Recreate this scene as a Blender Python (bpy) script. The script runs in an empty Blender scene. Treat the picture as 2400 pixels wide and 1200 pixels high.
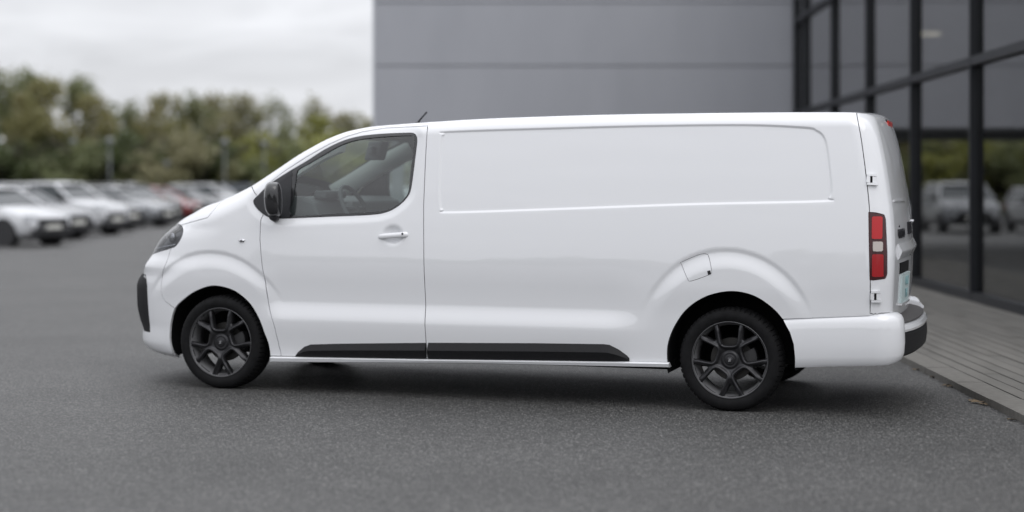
import bpy, bmesh, math, random
import numpy as np
from mathutils import Vector, Matrix, Euler
from mathutils.geometry import delaunay_2d_cdt
R = math.radians
sc = bpy.context.scene
C = sc.collection
# ------------------------------------------------------------------ camera, world, sun, exposure
cam_d = bpy.data.cameras.new('camera'); cam = bpy.data.objects.new('camera', cam_d); C.objects.link(cam)
cam.location = (0, 0, 1.46); cam.rotation_euler = (R(90), 0, 0)
cam_d.sensor_width = 36; cam_d.lens = 3700/2400*36; cam_d.shift_y = -163/2400
cam_d.clip_start = .1; cam_d.clip_end = 1500
cam_d.dof.use_dof = True; cam_d.dof.focus_distance = 10.3; cam_d.dof.aperture_fstop = .74; cam_d.dof.aperture_blades = 0
sc.camera = cam
w = bpy.data.worlds.new('World'); sc.world = w; w.use_nodes = True
nt = w.node_tree; nt.nodes.clear()
def N(nt, t, **k):
    n = nt.nodes.new(t)
    for a, v in k.items():
        if a in n.inputs.keys(): n.inputs[a].default_value = v
        else: setattr(n, a, v)
    return n
SUN_EL, SUN_AZ = R(50), R(150)
out = N(nt, 'ShaderNodeOutputWorld')
sky = N(nt, 'ShaderNodeTexSky', sky_type='NISHITA', sun_disc=False, sun_elevation=SUN_EL, sun_rotation=SUN_AZ)
geo = N(nt, 'ShaderNodeNewGeometry'); sep = N(nt, 'ShaderNodeSeparateXYZ'); nt.links.new(geo.outputs['Incoming'], sep.inputs[0])
neg = N(nt, 'ShaderNodeMath', operation='MULTIPLY'); neg.inputs[1].default_value = -1; nt.links.new(sep.outputs['Z'], neg.inputs[0])
mx0 = N(nt, 'ShaderNodeMath', operation='MAXIMUM'); mx0.inputs[1].default_value = 0; nt.links.new(neg.outputs[0], mx0.inputs[0])
ma = N(nt, 'ShaderNodeMath', operation='MULTIPLY_ADD'); ma.inputs[1].default_value = 1.25; ma.inputs[2].default_value = .80; nt.links.new(mx0.outputs[0], ma.inputs[0])   # overcast sky: zenith about three times the horizon
tc = N(nt, 'ShaderNodeTexCoord'); mp = N(nt, 'ShaderNodeMapping'); mp.inputs['Scale'].default_value = (2.0, 2.0, 10); mp.inputs['Rotation'].default_value = (R(4), R(6), 0)
nt.links.new(tc.outputs['Generated'], mp.inputs[0])
nz = N(nt, 'ShaderNodeTexNoise', Scale=3.6, Detail=6, Roughness=.55, Distortion=.6); nt.links.new(mp.outputs[0], nz.inputs['Vector'])
rmp = N(nt, 'ShaderNodeMapRange'); rmp.inputs['From Min'].default_value = .3; rmp.inputs['From Max'].default_value = .7; rmp.inputs['To Min'].default_value = .84; rmp.inputs['To Max'].default_value = 1.12
nt.links.new(nz.outputs[0], rmp.inputs[0])
mul = N(nt, 'ShaderNodeMath', operation='MULTIPLY'); nt.links.new(ma.outputs[0], mul.inputs[0]); nt.links.new(rmp.outputs[0], mul.inputs[1])
cloud = N(nt, 'ShaderNodeVectorMath', operation='SCALE'); cloud.inputs[0].default_value = (.950, .963, 1.005); nt.links.new(mul.outputs[0], cloud.inputs['Scale'])
b1 = N(nt, 'ShaderNodeBackground', Strength=.05); nt.links.new(sky.outputs[0], b1.inputs[0])
b2 = N(nt, 'ShaderNodeBackground', Strength=1.0); nt.links.new(cloud.outputs[0], b2.inputs[0])
mixs = N(nt, 'ShaderNodeMixShader'); mixs.inputs[0].default_value = .93
nt.links.new(b1.outputs[0], mixs.inputs[1]); nt.links.new(b2.outputs[0], mixs.inputs[2]); nt.links.new(mixs.outputs[0], out.inputs[0])
sun_d = bpy.data.lights.new('sun', 'SUN'); sun_d.energy = .6; sun_d.angle = R(40); sun_d.color = (1, .97, .93)
sun = bpy.data.objects.new('sun', sun_d); C.objects.link(sun)
sun.rotation_euler = Vector((-math.sin(SUN_AZ)*math.cos(SUN_EL), -math.cos(SUN_AZ)*math.cos(SUN_EL), -math.sin(SUN_EL))).to_track_quat('-Z', 'Y').to_euler()
sc.view_settings.view_transform = 'Standard'; sc.view_settings.look = 'None'; sc.view_settings.exposure = 0; sc.view_settings.gamma = 1
sc.view_settings.use_curve_mapping = False
sc.cycles.max_bounces = 8; sc.cycles.transparent_max_bounces = 16
# ------------------------------------------------------------------ helpers
def tag(o, label=None, cat=None, group=None, kind=None):
    for k, v in (('label', label), ('category', cat), ('group', group), ('kind', kind)):
        if v: o[k] = v
    return o
def mesh(name, V, Fc, mats, smooth=None, normals=None, midx=None):
    me = bpy.data.meshes.new(name); me.from_pydata([tuple(map(float, v)) for v in V], [], [tuple(map(int, f)) for f in Fc])
    for m in (mats if isinstance(mats, (list, tuple)) else [mats]): me.materials.append(m)
    if midx is not None: me.polygons.foreach_set('material_index', np.asarray(midx, np.int32))
    if smooth is None: me.shade_flat()
    elif smooth is True: me.shade_smooth()
    else: me.polygons.foreach_set('use_smooth', np.asarray(smooth, bool))
    if normals is not None: me.normals_split_custom_set([tuple(n) for n in normals])
    me.update(); return me
def link(name, me, parent=None, loc=(0, 0, 0), rot=(0, 0, 0), scale=(1, 1, 1)):
    o = bpy.data.objects.new(name, me); C.objects.link(o); o.parent = parent
    o.location = loc; o.rotation_euler = rot; o.scale = scale; return o
def empty(name, loc, rz=0, label=None, cat=None, group=None):
    o = bpy.data.objects.new(name, None); C.objects.link(o); o.location = loc; o.rotation_euler = (0, 0, rz); o.empty_display_size = .2
    return tag(o, label, cat, group)
class MB:
    """collects faces for one mesh"""
    def __init__(s): s.V = []; s.F = []; s.M = []
    def add(s, V, F, m=0):
        b = len(s.V); s.V += [tuple(v) for v in V]; s.F += [tuple(b+i for i in f) for f in F]; s.M += [m]*len(F)
    def box(s, x0, x1, y0, y1, z0, z1, m=0):
        V = [(x, y, z) for z in (z0, z1) for y in (y0, y1) for x in (x0, x1)]
        s.add(V, [(0, 2, 3, 1), (4, 5, 7, 6), (0, 1, 5, 4), (2, 6, 7, 3), (0, 4, 6, 2), (1, 3, 7, 5)], m)
    def tube(s, pts, rad, n=8, m=0, cap=True):
        P = [Vector(p) for p in pts]; rads = rad if isinstance(rad, (list, tuple)) else [rad]*len(P)
        V = []
        for i, p in enumerate(P):
            d = (P[min(i+1, len(P)-1)]-P[max(i-1, 0)]).normalized()
            a = d.orthogonal().normalized() if i == 0 else (a-d*a.dot(d)).normalized()
            b = d.cross(a)
            V += [p+(a*math.cos(t)+b*math.sin(t))*rads[i] for t in [2*math.pi*k/n for k in range(n)]]
        Fc = [(i*n+k, i*n+(k+1) % n, (i+1)*n+(k+1) % n, (i+1)*n+k) for i in range(len(P)-1) for k in range(n)]
        if cap: Fc += [tuple(range(n))[::-1], tuple((len(P)-1)*n+k for k in range(n))]
        s.add(V, Fc, m)
    def lathe(s, prof, n=48, m=0, axis='y', flip=False):
        """prof: (radius, along)"""
        V = []
        for r, a in prof:
            for k in range(n):
                t = 2*math.pi*k/n; c, q = r*math.cos(t), r*math.sin(t)
                V.append((c, a, q) if axis == 'y' else (c, q, a))
        L = len(prof)
        Fc = [(i*n+k, i*n+(k+1) % n, (i+1)*n+(k+1) % n, (i+1)*n+k) for i in range(L-1) for k in range(n)]
        if flip: Fc = [f[::-1] for f in Fc]
        s.add(V, Fc, m)
    def prism(s, poly, y0, y1, m=0):
        """poly in (x,z), extruded along y"""
        n = len(poly); V = [(a, y0, b) for a, b in poly]+[(a, y1, b) for a, b in poly]
        s.add(V, [tuple(range(n)), tuple(range(n, 2*n))[::-1]]+[(i, i+n, (i+1) % n+n, (i+1) % n) for i in range(n)], m)
    def grid(s, G, m=0, flip=False):
        """G[i][j] points"""
        a, b = len(G), len(G[0]); V = [p for r in G for p in r]
        Fc = [(i*b+j, i*b+j+1, (i+1)*b+j+1, (i+1)*b+j) for i in range(a-1) for j in range(b-1)]
        if flip: Fc = [f[::-1] for f in Fc]
        s.add(V, Fc, m)
    def mesh(s, name, mats, smooth=None, auto=None):
        me = mesh(name, s.V, s.F, mats, smooth=True if auto else smooth, midx=s.M)
        if auto: me.set_sharp_from_angle(angle=R(auto))
        return me
    def build(s, name, mats, parent=None, smooth=None, auto=None, bevel=None, **k):
        o = link(name, s.mesh(name, mats, smooth, auto), parent, **k)
        if bevel:
            md = o.modifiers.new('bevel', 'BEVEL'); md.width = bevel; md.segments = 2; md.limit_method = 'ANGLE'; md.angle_limit = R(35)
        return o
def mat(name, col=(.5, .5, .5), rough=.5, metal=0, coat=0, coat_rough=.05, spec=.5, trans=0, emit=None, es=0):
    m = bpy.data.materials.new(name); m.use_nodes = True; b = m.node_tree.nodes['Principled BSDF']
    b.inputs['Base Color'].default_value = (*col, 1); b.inputs['Roughness'].default_value = rough; b.inputs['Metallic'].default_value = metal
    b.inputs['Coat Weight'].default_value = coat; b.inputs['Coat Roughness'].default_value = coat_rough; b.inputs['Specular IOR Level'].default_value = spec
    b.inputs['Transmission Weight'].default_value = trans
    if emit: b.inputs['Emission Color'].default_value = (*emit, 1); b.inputs['Emission Strength'].default_value = es
    return m
def noise_mat(name, c1, c2, scale, rough=(.6, .9), bump=0, bscale=None, detail=6, stretch=(1, 1, 1), metal=0, coat=0, c3=None, scale3=1, f3=.5, lo=.3, hi=.7, bdist=.01, spec=.5):
    m = bpy.data.materials.new(name); m.use_nodes = True; t = m.node_tree; b = t.nodes['Principled BSDF']; L = t.links.new
    tc = N(t, 'ShaderNodeTexCoord'); mp = N(t, 'ShaderNodeMapping'); mp.inputs['Scale'].default_value = stretch; L(tc.outputs['Object'], mp.inputs[0])
    n1 = N(t, 'ShaderNodeTexNoise', Scale=scale, Detail=detail, Roughness=.6); L(mp.outputs[0], n1.inputs['Vector'])
    cr_ = N(t, 'ShaderNodeValToRGB'); cr_.color_ramp.elements[0].position = lo; cr_.color_ramp.elements[1].position = hi
    cr_.color_ramp.elements[0].color = (*c1, 1); cr_.color_ramp.elements[1].color = (*c2, 1); L(n1.outputs[0], cr_.inputs[0])
    col = cr_.outputs[0]
    if c3:
        n3 = N(t, 'ShaderNodeTexNoise', Scale=scale3, Detail=4, Roughness=.6); L(mp.outputs[0], n3.inputs['Vector'])
        r3 = N(t, 'ShaderNodeMapRange'); r3.inputs[1].default_value = .42; r3.inputs[2].default_value = .68; r3.inputs[4].default_value = f3; L(n3.outputs[0], r3.inputs[0])
        mx = N(t, 'ShaderNodeMix', data_type='RGBA'); mx.inputs[7].default_value = (*c3, 1); L(r3.outputs[0], mx.inputs[0]); L(col, mx.inputs[6]); col = mx.outputs[2]
    L(col, b.inputs['Base Color'])
    rr_ = N(t, 'ShaderNodeMapRange'); rr_.inputs[3].default_value = rough[0]; rr_.inputs[4].default_value = rough[1]; L(n1.outputs[0], rr_.inputs[0]); L(rr_.outputs[0], b.inputs['Roughness'])
    b.inputs['Metallic'].default_value = metal; b.inputs['Coat Weight'].default_value = coat; b.inputs['Specular IOR Level'].default_value = spec
    if bump:
        nb = N(t, 'ShaderNodeTexNoise', Scale=bscale or scale, Detail=5, Roughness=.65); L(mp.outputs[0], nb.inputs['Vector'])
        bm = N(t, 'ShaderNodeBump', Strength=bump, Distance=bdist); L(nb.outputs[0], bm.inputs['Height']); L(bm.outputs[0], b.inputs['Normal'])
    return m
def glass_mat(name, tint=(.8, .85, .83), ior=1.5, boost=1.0, rough=.0):
    """thin pane: fresnel mix of a mirror reflection and tinted see-through"""
    m = bpy.data.materials.new(name); m.use_nodes = True; t = m.node_tree; t.nodes.clear(); L = t.links.new
    o = N(t, 'ShaderNodeOutputMaterial'); mx = N(t, 'ShaderNodeMixShader'); tr = N(t, 'ShaderNodeBsdfTransparent'); gl = N(t, 'ShaderNodeBsdfGlossy', Roughness=rough)
    tr.inputs[0].default_value = (*tint, 1); f0 = ((ior-1)/(ior+1))**2
    ge = N(t, 'ShaderNodeNewGeometry'); dt = N(t, 'ShaderNodeVectorMath', operation='DOT_PRODUCT'); L(ge.outputs['Normal'], dt.inputs[0]); L(ge.outputs['Incoming'], dt.inputs[1])
    ab = N(t, 'ShaderNodeMath', operation='ABSOLUTE'); L(dt.outputs['Value'], ab.inputs[0]); sb = N(t, 'ShaderNodeMath', operation='SUBTRACT', use_clamp=True); sb.inputs[0].default_value = 1; L(ab.outputs[0], sb.inputs[1])
    pw = N(t, 'ShaderNodeMath', operation='POWER'); pw.inputs[1].default_value = 5; L(sb.outputs[0], pw.inputs[0])
    fr = N(t, 'ShaderNodeMath', operation='MULTIPLY_ADD'); fr.inputs[1].default_value = 1-f0; fr.inputs[2].default_value = f0; L(pw.outputs[0], fr.inputs[0])
    ml = N(t, 'ShaderNodeMath', operation='MULTIPLY', use_clamp=True); ml.inputs[1].default_value = boost
    L(fr.outputs[0], ml.inputs[0]); L(ml.outputs[0], mx.inputs[0]); L(tr.outputs[0], mx.inputs[1]); L(gl.outputs[0], mx.inputs[2]); L(mx.outputs[0], o.inputs[0])
    return m
# ---- van geometry: local frame x = towards the tail, y = away from the near side, z = up ----
F, CX, HY, CH = 3700.0, 1200.0, 437.0, 1.46          # reference camera: focal length in px, principal column, horizon row, height
TH = math.radians(18.17)
ZR, ZF = 1.46*3700/529.0, 1.46*3700/475.0
OX, OY = (1712-1200)/3700.0*ZR, ZR
LW = math.hypot(OX-(515-1200)/3700.0*ZF, ZR-ZF)       # wheelbase
TH = math.atan2(ZF-ZR, OX-(515-1200)/3700.0*ZF)
YC = 0.94                                             # centre line
def cr(pts, n=12):
    """Catmull-Rom through 2D points."""
    P = np.array(pts, float); out = []
    for i in range(len(P)-1):
        p0 = P[i-1] if i else 2*P[0]-P[1]; p1 = P[i]; p2 = P[i+1]; p3 = P[i+2] if i+2 < len(P) else 2*P[-1]-P[-2]
        for k in range(n):
            t = k/n
            out.append(.5*((2*p1)+(-p0+p2)*t+(2*p0-5*p1+4*p2-p3)*t*t+(-p0+3*p1-3*p2+p3)*t**3))
    out.append(P[-1]); return np.array(out)
def sm(a, b, x):
    t = np.clip((x-a)/(b-a), 0, 1); return t*t*(3-2*t)
def bump(x, c, w):
    return np.exp(-((x-c)/w)**2)
def rnd(x):
    """quarter-round: 1 at x=0 (edge), 0 from x=1 on"""
    u = 1-np.clip(x, 0, 1)
    return 1-np.sqrt(np.maximum(1-u*u, 0))
def seg_dist(P, A, B):
    d = B-A; L = (d*d).sum(1)+1e-12
    best = np.full(len(P), 1e9)
    for a, e, l in zip(A, d, L):
        t = np.clip(((P-a)@e)/l, 0, 1)
        q = a+t[:, None]*e
        best = np.minimum(best, ((P-q)**2).sum(1))
    return np.sqrt(best)
def inside(P, poly):
    x, y = P[:, 0], P[:, 1]; c = np.zeros(len(P), bool)
    n = len(poly)
    for i in range(n):
        x1, y1 = poly[i]; x2, y2 = poly[(i+1) % n]
        if y1 == y2: continue
        m = ((y1 > y) != (y2 > y)) & (x < (x2-x1)*(y-y1)/(y2-y1)+x1)
        c ^= m
    return c
def sdist(P, poly):
    """signed distance, negative inside"""
    A = np.array(poly, float); B = np.roll(A, -1, 0)
    lo = A.min(0)-.25; hi = A.max(0)+.25
    out = np.full(len(P), .25)
    m = ((P > lo) & (P < hi)).all(1)
    if m.any():
        Q = P[m]; d = seg_dist(Q, A, B); out[m] = np.where(inside(Q, A), -d, d)
    return out
class Edges: pass
E = Edges()
def set_edges(top, nose, tail):
    E.top = cr(top); E.nose = cr(nose); E.tail = cr(tail)
    E.top = E.top[np.argsort(E.top[:, 0])]
    E.nose = E.nose[np.argsort(E.nose[:, 1])]; E.tail = E.tail[np.argsort(E.tail[:, 1])]
    x = np.linspace(E.top[0, 0], E.top[-1, 0], 800); h = np.interp(x, E.top[:, 0], E.top[:, 1])
    sl = np.gradient(h, x); k = np.ones(15)/15; sl = np.convolve(np.pad(sl, 7, 'edge'), k, 'valid')
    E.cx = x; E.cc = np.cos(np.arctan(sl))
def Htop(s): return np.interp(s, E.top[:, 0], E.top[:, 1])
def sF(h): return np.interp(h, E.nose[:, 1], E.nose[:, 0])
def sR(h): return np.interp(h, E.tail[:, 1], E.tail[:, 0])
def base(s, h):
    y = .016*(np.clip(.80-h, 0, 1)/.5)**2 + .115*np.clip((h-.80)/1.05, 0, 2)**1.55
    # gentle narrowing towards the windscreen
    y = y + .05*sm(-3.3, -4.3, s)**1*(h > -9)
    return y
def smooth0(s, h):
    s = np.asarray(s, float); h = np.asarray(h, float)
    y = base(s, h)
    dT = (Htop(s)-h)*np.interp(s, E.cx, E.cc)
    BT = np.interp(s, [-4.6, -3.6, -3.0, -2.2], [.16, .16, .12, .095])
    AT = np.interp(s, [-4.6, -3.6, -3.0, -2.2], [.22, .22, .12, .095])
    y = y + AT*rnd(dT/BT)
    y = y + .44*rnd((s-sF(h))/.74)
    y = y + .15*rnd((sR(h)-s)/.17)
    return y
CT, ST = math.cos(TH), math.sin(TH)
def to_world(s, y, h):
    return OX+s*CT+y*ST, OY-s*ST+y*CT, h
def proj(s, y, h):
    X, Y, Z = to_world(s, y, h)
    return CX+F*X/Y, HY-F*(Z-CH)/Y

def crown(s, h):      # how far the middle bows out from the straight line between the two edges
    return np.interp(s, [-4.6, -3.65, -3.45, -3.1, -2.85, -2.4, .8, .95], [.05, .05, .09, .08, .045, .030, .025, .03])
G = {
'top': [[-4.56,0.95],[-4.5,1.01],[-4.44,1.09],[-4.34,1.17],[-4.22,1.225],[-4.09,1.272],[-3.965,1.322],[-3.839,1.357],[-3.716,1.403],[-3.595,1.456],[-3.525,1.49],[-3.37,1.578],[-3.166,1.698],[-2.964,1.796],[-2.83,1.85],[-2.731,1.879],[-2.632,1.898],[-2.517,1.908],[-2.338,1.917],[-2.145,1.927],[-1.859,1.933],[-1.547,1.94],[-0.94,1.946],[-0.353,1.947],[0.214,1.945],[0.654,1.94],[0.789,1.935],[0.87,1.92],[0.923,1.888]],
'nose': [[-4.321,0.186],[-4.455,0.202],[-4.546,0.234],[-4.595,0.285],[-4.601,0.334],[-4.591,0.415],[-4.596,0.48],[-4.601,0.61],[-4.6,0.723],[-4.589,0.804],[-4.593,0.861],[-4.575,0.896],[-4.535,0.945],[-4.515,1.0],[-4.48,1.08],[-4.4,1.16]],
'tail': [[0.936,0.358],[0.984,0.533],[1.008,0.644],[1.02,0.799],[1.027,0.956],[1.027,1.08],[1.016,1.265],[0.999,1.389],[0.971,1.574],[0.937,1.743],[0.904,1.865],[0.88,1.922]],
'arch_front': [[-4.165,0.052],[-4.23,0.172],[-4.161,0.257],[-4.173,0.342],[-4.162,0.447],[-4.115,0.565],[-4.02,0.641],[-3.916,0.7],[-3.78,0.741],[-3.651,0.729],[-3.555,0.691],[-3.462,0.617],[-3.394,0.515],[-3.352,0.415],[-3.312,0.285],[-3.298,0.202],[-3.295,0.11]],
'arch_rear': [[-0.4,0.163],[-0.415,0.273],[-0.419,0.377],[-0.407,0.451],[-0.369,0.544],[-0.298,0.647],[-0.204,0.721],[-0.1,0.765],[0.022,0.782],[0.144,0.759],[0.245,0.701],[0.324,0.624],[0.384,0.524],[0.408,0.445],[0.415,0.344],[0.408,0.195]],
'door': [[-3.392,1.222],[-3.392,1.085],[-3.369,0.903],[-3.334,0.721],[-3.311,0.593],[-3.266,0.463],[-3.236,0.327],[-3.218,0.251],[-2.757,0.261],[-2.107,0.274],[-2.111,0.383],[-2.115,0.51],[-2.123,0.746],[-2.133,1.039],[-2.145,1.333],[-2.148,1.688],[-2.149,1.867],[-2.16,1.883],[-2.289,1.878],[-2.485,1.872],[-2.645,1.849],[-2.773,1.814],[-2.901,1.76],[-3.06,1.676],[-3.222,1.579],[-3.319,1.512],[-3.352,1.481],[-3.364,1.39],[-3.381,1.258]],
'trim': [[-3.147,1.594],[-3.053,1.645],[-2.936,1.718],[-2.798,1.781],[-2.668,1.813],[-2.496,1.829],[-2.295,1.834],[-2.253,1.831],[-2.232,1.811],[-2.224,1.778],[-2.23,1.68],[-2.243,1.507],[-2.257,1.419],[-2.293,1.365],[-2.351,1.317],[-2.426,1.282],[-2.545,1.263],[-2.851,1.249],[-3.25,1.232],[-3.339,1.243],[-3.417,1.289],[-3.461,1.337],[-3.462,1.365],[-3.415,1.411],[-3.351,1.475],[-3.245,1.539]],
'glass': [[-3.127,1.573],[-3.049,1.618],[-2.931,1.684],[-2.794,1.756],[-2.665,1.791],[-2.493,1.808],[-2.284,1.815],[-2.254,1.808],[-2.243,1.787],[-2.244,1.746],[-2.259,1.57],[-2.27,1.427],[-2.29,1.386],[-2.339,1.338],[-2.418,1.299],[-2.546,1.281],[-2.852,1.267],[-3.161,1.257],[-3.15,1.369],[-3.138,1.49]],
'panel': [[-1.989,1.839],[-2.023,1.821],[-2.038,1.783],[-2.037,1.584],[-2.025,1.339],[-2.003,1.298],[-1.954,1.281],[-1.171,1.308],[-0.272,1.343],[0.583,1.365],[0.624,1.384],[0.639,1.43],[0.631,1.539],[0.607,1.709],[0.582,1.782],[0.538,1.819],[0.467,1.839],[0.088,1.861],[-0.541,1.863],[-1.194,1.855]],
'flap': [[-0.324,0.952],[-0.313,0.969],[-0.206,1.015],[-0.164,1.02],[-0.148,1.008],[-0.125,0.925],[-0.126,0.9],[-0.143,0.886],[-0.255,0.845],[-0.276,0.853]],
'lamp': [[-4.205,1.18],[-4.133,1.169],[-4.083,1.136],[-4.077,1.1],[-4.102,1.052],[-4.134,1.02],[-4.183,1.004],[-4.316,0.974],[-4.39,0.96]],
'lamp_top': [[-4.205,1.18],[-4.518,1.164],[-4.566,1.148],[-4.61,1.12]],
'side_trim_a': [[-3.107,0.261],[-3.087,0.286],[-3.035,0.327],[-2.985,0.344],[-2.754,0.357],[-2.111,0.383],[-2.111,0.275],[-2.594,0.266],[-3.101,0.252]],
'side_trim_b': [[-2.095,0.384],[-1.34,0.405],[-0.849,0.414],[-0.806,0.41],[-0.748,0.383],[-0.69,0.343],[-0.673,0.323],[-0.676,0.306],[-1.342,0.292],[-2.095,0.274]],
'bumper_seam': [[-4.177,1.001],[-4.188,0.978],[-4.208,0.9],[-4.243,0.821],[-4.255,0.757],[-4.254,0.694],[-4.231,0.632],[-4.179,0.597],[-4.107,0.563]],
'bonnet_seam': [[-4.142,1.172],[-4.007,1.2],[-3.875,1.227],[-3.841,1.243],[-3.798,1.314]],
'pillar_seam': [[-3.606,1.469],[-3.527,1.457],[-3.48,1.432],[-3.442,1.393]],
'tail_seam': [[0.772,1.942],[0.782,1.927],[0.806,1.833],[0.83,1.696],[0.853,1.533],[0.869,1.398],[0.878,1.29],[0.886,1.022],[0.884,0.659]],
'tail_lamp': [[0.873,1.298],[0.921,1.293],[0.959,1.282],[0.972,1.263],[0.978,1.155],[0.984,1.04],[0.984,0.895],[0.97,0.879],[0.925,0.873],[0.884,0.869]],
'lamp_clear': [[0.895,1.118],[0.964,1.113],[0.964,1.048],[0.898,1.049]],
'tail_bottom': [[0.878,0.665],[0.981,0.668]],
'bumper_top': [[0.338,0.621],[0.514,0.634],[0.878,0.657],[0.974,0.669],[1.032,0.638],[1.071,0.612]],
'sill_top': [[-3.323,0.248],[-3.218,0.25],[-2.757,0.259],[-2.108,0.271],[-1.342,0.289],[-0.676,0.303],[-0.397,0.307]],
'sill_bottom': [[-3.291,0.209],[-1.802,0.252],[-0.412,0.273]],
'nose_strip': [[-4.457,0.811],[-4.423,0.749],[-4.404,0.495],[-4.393,0.375],[-4.443,0.37],[-4.595,0.458],[-4.66,0.597],[-4.662,0.728]],
'bumper_line': [[-4.424,0.759],[-4.255,0.767]],
'swage_front': [-3.798,0.313,0.682],
'swage_rear': [-0.029,0.477,0.58],
'handle': [[-2.493,1.106],[-2.235,1.129]],
'cup': [[-2.365,1.119]],
'repeater': [[-3.538,1.071]],
'hinge_a': [[0.854,1.503]],
'hinge_b': [[0.884,0.767]],
'mirror': [[-3.341,1.481],[-3.228,1.253]],
'aerial': [[-2.546,1.915],[-2.487,1.972]],
}
# ------------------------------------------------------------------ materials
M = {}
def asphalt():
    m = bpy.data.materials.new('asphalt'); m.use_nodes = True; t = m.node_tree; b = t.nodes['Principled BSDF']; L = t.links.new
    tc = N(t, 'ShaderNodeTexCoord')
    v = N(t, 'ShaderNodeTexVoronoi', Scale=120); L(tc.outputs['Object'], v.inputs['Vector'])
    hs = N(t, 'ShaderNodeSeparateColor'); L(v.outputs['Color'], hs.inputs[0])
    r = N(t, 'ShaderNodeValToRGB'); e = r.color_ramp.elements
    e[0].position = 0; e[0].color = (.022, .022, .023, 1); e[1].position = 1; e[1].color = (.27, .266, .255, 1)
    for p, c in ((.35, .042), (.7, .071), (.9, .128)):
        q = r.color_ramp.elements.new(p); q.color = (c*1.01, c, c*.965, 1)
    L(hs.outputs[0], r.inputs[0])
    n = N(t, 'ShaderNodeTexNoise', Scale=.55, Detail=8, Roughness=.62); L(tc.outputs['Object'], n.inputs['Vector'])
    mr = N(t, 'ShaderNodeMapRange'); mr.inputs[1].default_value = .3; mr.inputs[2].default_value = .7; mr.inputs[3].default_value = .70; mr.inputs[4].default_value = 1.08; L(n.outputs[0], mr.inputs[0])
    n2 = N(t, 'ShaderNodeTexNoise', Scale=14, Detail=5, Roughness=.7); L(tc.outputs['Object'], n2.inputs['Vector'])
    mr2 = N(t, 'ShaderNodeMapRange'); mr2.inputs[1].default_value = .3; mr2.inputs[2].default_value = .7; mr2.inputs[3].default_value = .84; mr2.inputs[4].default_value = 1.16; L(n2.outputs[0], mr2.inputs[0])
    mm = N(t, 'ShaderNodeMath', operation='MULTIPLY'); L(mr.outputs[0], mm.inputs[0]); L(mr2.outputs[0], mm.inputs[1])
    sc_ = N(t, 'ShaderNodeVectorMath', operation='SCALE'); L(r.outputs[0], sc_.inputs[0]); L(mm.outputs[0], sc_.inputs['Scale']); L(sc_.outputs[0], b.inputs['Base Color'])
    bp = N(t, 'ShaderNodeBump', Strength=.9, Distance=.006); L(v.outputs['Distance'], bp.inputs['Height']); L(bp.outputs[0], b.inputs['Normal'])
    b.inputs['Roughness'].default_value = .55; b.inputs['Specular IOR Level'].default_value = .5
    return m
M['asphalt'] = asphalt()
M['facade'] = noise_mat('grey cladding paint', (.375, .385, .42), (.41, .42, .455), 1.2, rough=(.45, .6), bump=.05, bscale=40, stretch=(1, 1, .3))
M['facade_gap'] = mat('cladding joint', (.29, .30, .32), .8)
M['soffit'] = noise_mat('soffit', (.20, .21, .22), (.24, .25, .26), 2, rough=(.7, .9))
M['frame'] = mat('anthracite aluminium', (.013, .0145, .018), .45, spec=.4)
M['pane'] = glass_mat('tinted glazing', (.55, .57, .58), 1.5, 1.9)
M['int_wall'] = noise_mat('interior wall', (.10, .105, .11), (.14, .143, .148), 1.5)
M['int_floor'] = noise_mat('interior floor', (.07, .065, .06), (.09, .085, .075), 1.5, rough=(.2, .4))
M['slab'] = noise_mat('paving slab', (.105, .100, .090), (.16, .153, .14), 3.0, rough=(.75, .95), bump=.5, bscale=160, c3=(.10, .098, .09), scale3=1.1, f3=.8, bdist=.004, stretch=(1, .35, 1))
M['slab2'] = noise_mat('paving slab darker', (.095, .09, .082), (.145, .14, .128), 3.0, rough=(.75, .95), bump=.5, bscale=160, c3=(.09, .088, .08), scale3=1.1, f3=.8, bdist=.004, stretch=(1, .35, 1))
M['kerb'] = noise_mat('kerb stone', (.11, .105, .095), (.165, .158, .145), 20, rough=(.8, .95), bump=.5, bscale=120, bdist=.004)
M['joint'] = mat('joint sand', (.018, .017, .016), .95)
M['lamp_on'] = mat('lit ceiling lamp', (.9, .85, .7), emit=(1, .86, .62), es=2.6)
M['grass'] = noise_mat('grass verge', (.03, .04, .018), (.05, .062, .028), 3)
# ------------------------------------------------------------------ ground
m = MB(); m.box(-260, 260, -160, 420, -.4, 0); g = m.build('ground', M['asphalt']); tag(g, kind='structure')
m = MB(); m.box(-260, 260, 84, 300, -.3, .02); g = m.build('verge', M['grass']); tag(g, kind='structure')
# ------------------------------------------------------------------ pavement by the glass wall: rows of long paving slabs
WX, WD = 5.21, .027                                # glass wall line x = WX + WD*y
wang = -math.atan(WD)
pv = empty('pavement', (0, 0, 0), wang); pv['kind'] = 'structure'
m = MB(); m.box(2.90, 5.35, -6, 36.2, -.05, .028); o = m.build('bedding', M['joint'], pv)
rng = random.Random(4)
y = -5.0
kv = None
while y < 30:
    mb = MB(); mb.box(0, .205, 0, .905, 0, .062)
    if kv is None: kv = mb.mesh('kerb_stone', [M['kerb']])
    o = link('kerb_stone', kv, pv, (2.885+rng.uniform(-.002, .002), y, -.012+rng.uniform(-.002, .002)))
    y += .915
slabs = []
for k in range(2):
    mb = MB(); mb.box(.007, .119, 0, 1.795, 0, .05); slabs.append(mb.mesh('paving_slab', [M['slab'] if k == 0 else M['slab2']]))
for row in range(17):
    y = 6.6+rng.random()*1.8
    x = 3.095+row*.1262
    while y < 30:
        o = link('paving_slab', slabs[rng.random() < .35], pv, (x, y, .0+rng.uniform(-.0025, .0025)), (0, rng.uniform(-.008, .008), 0)); y += 1.8
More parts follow.
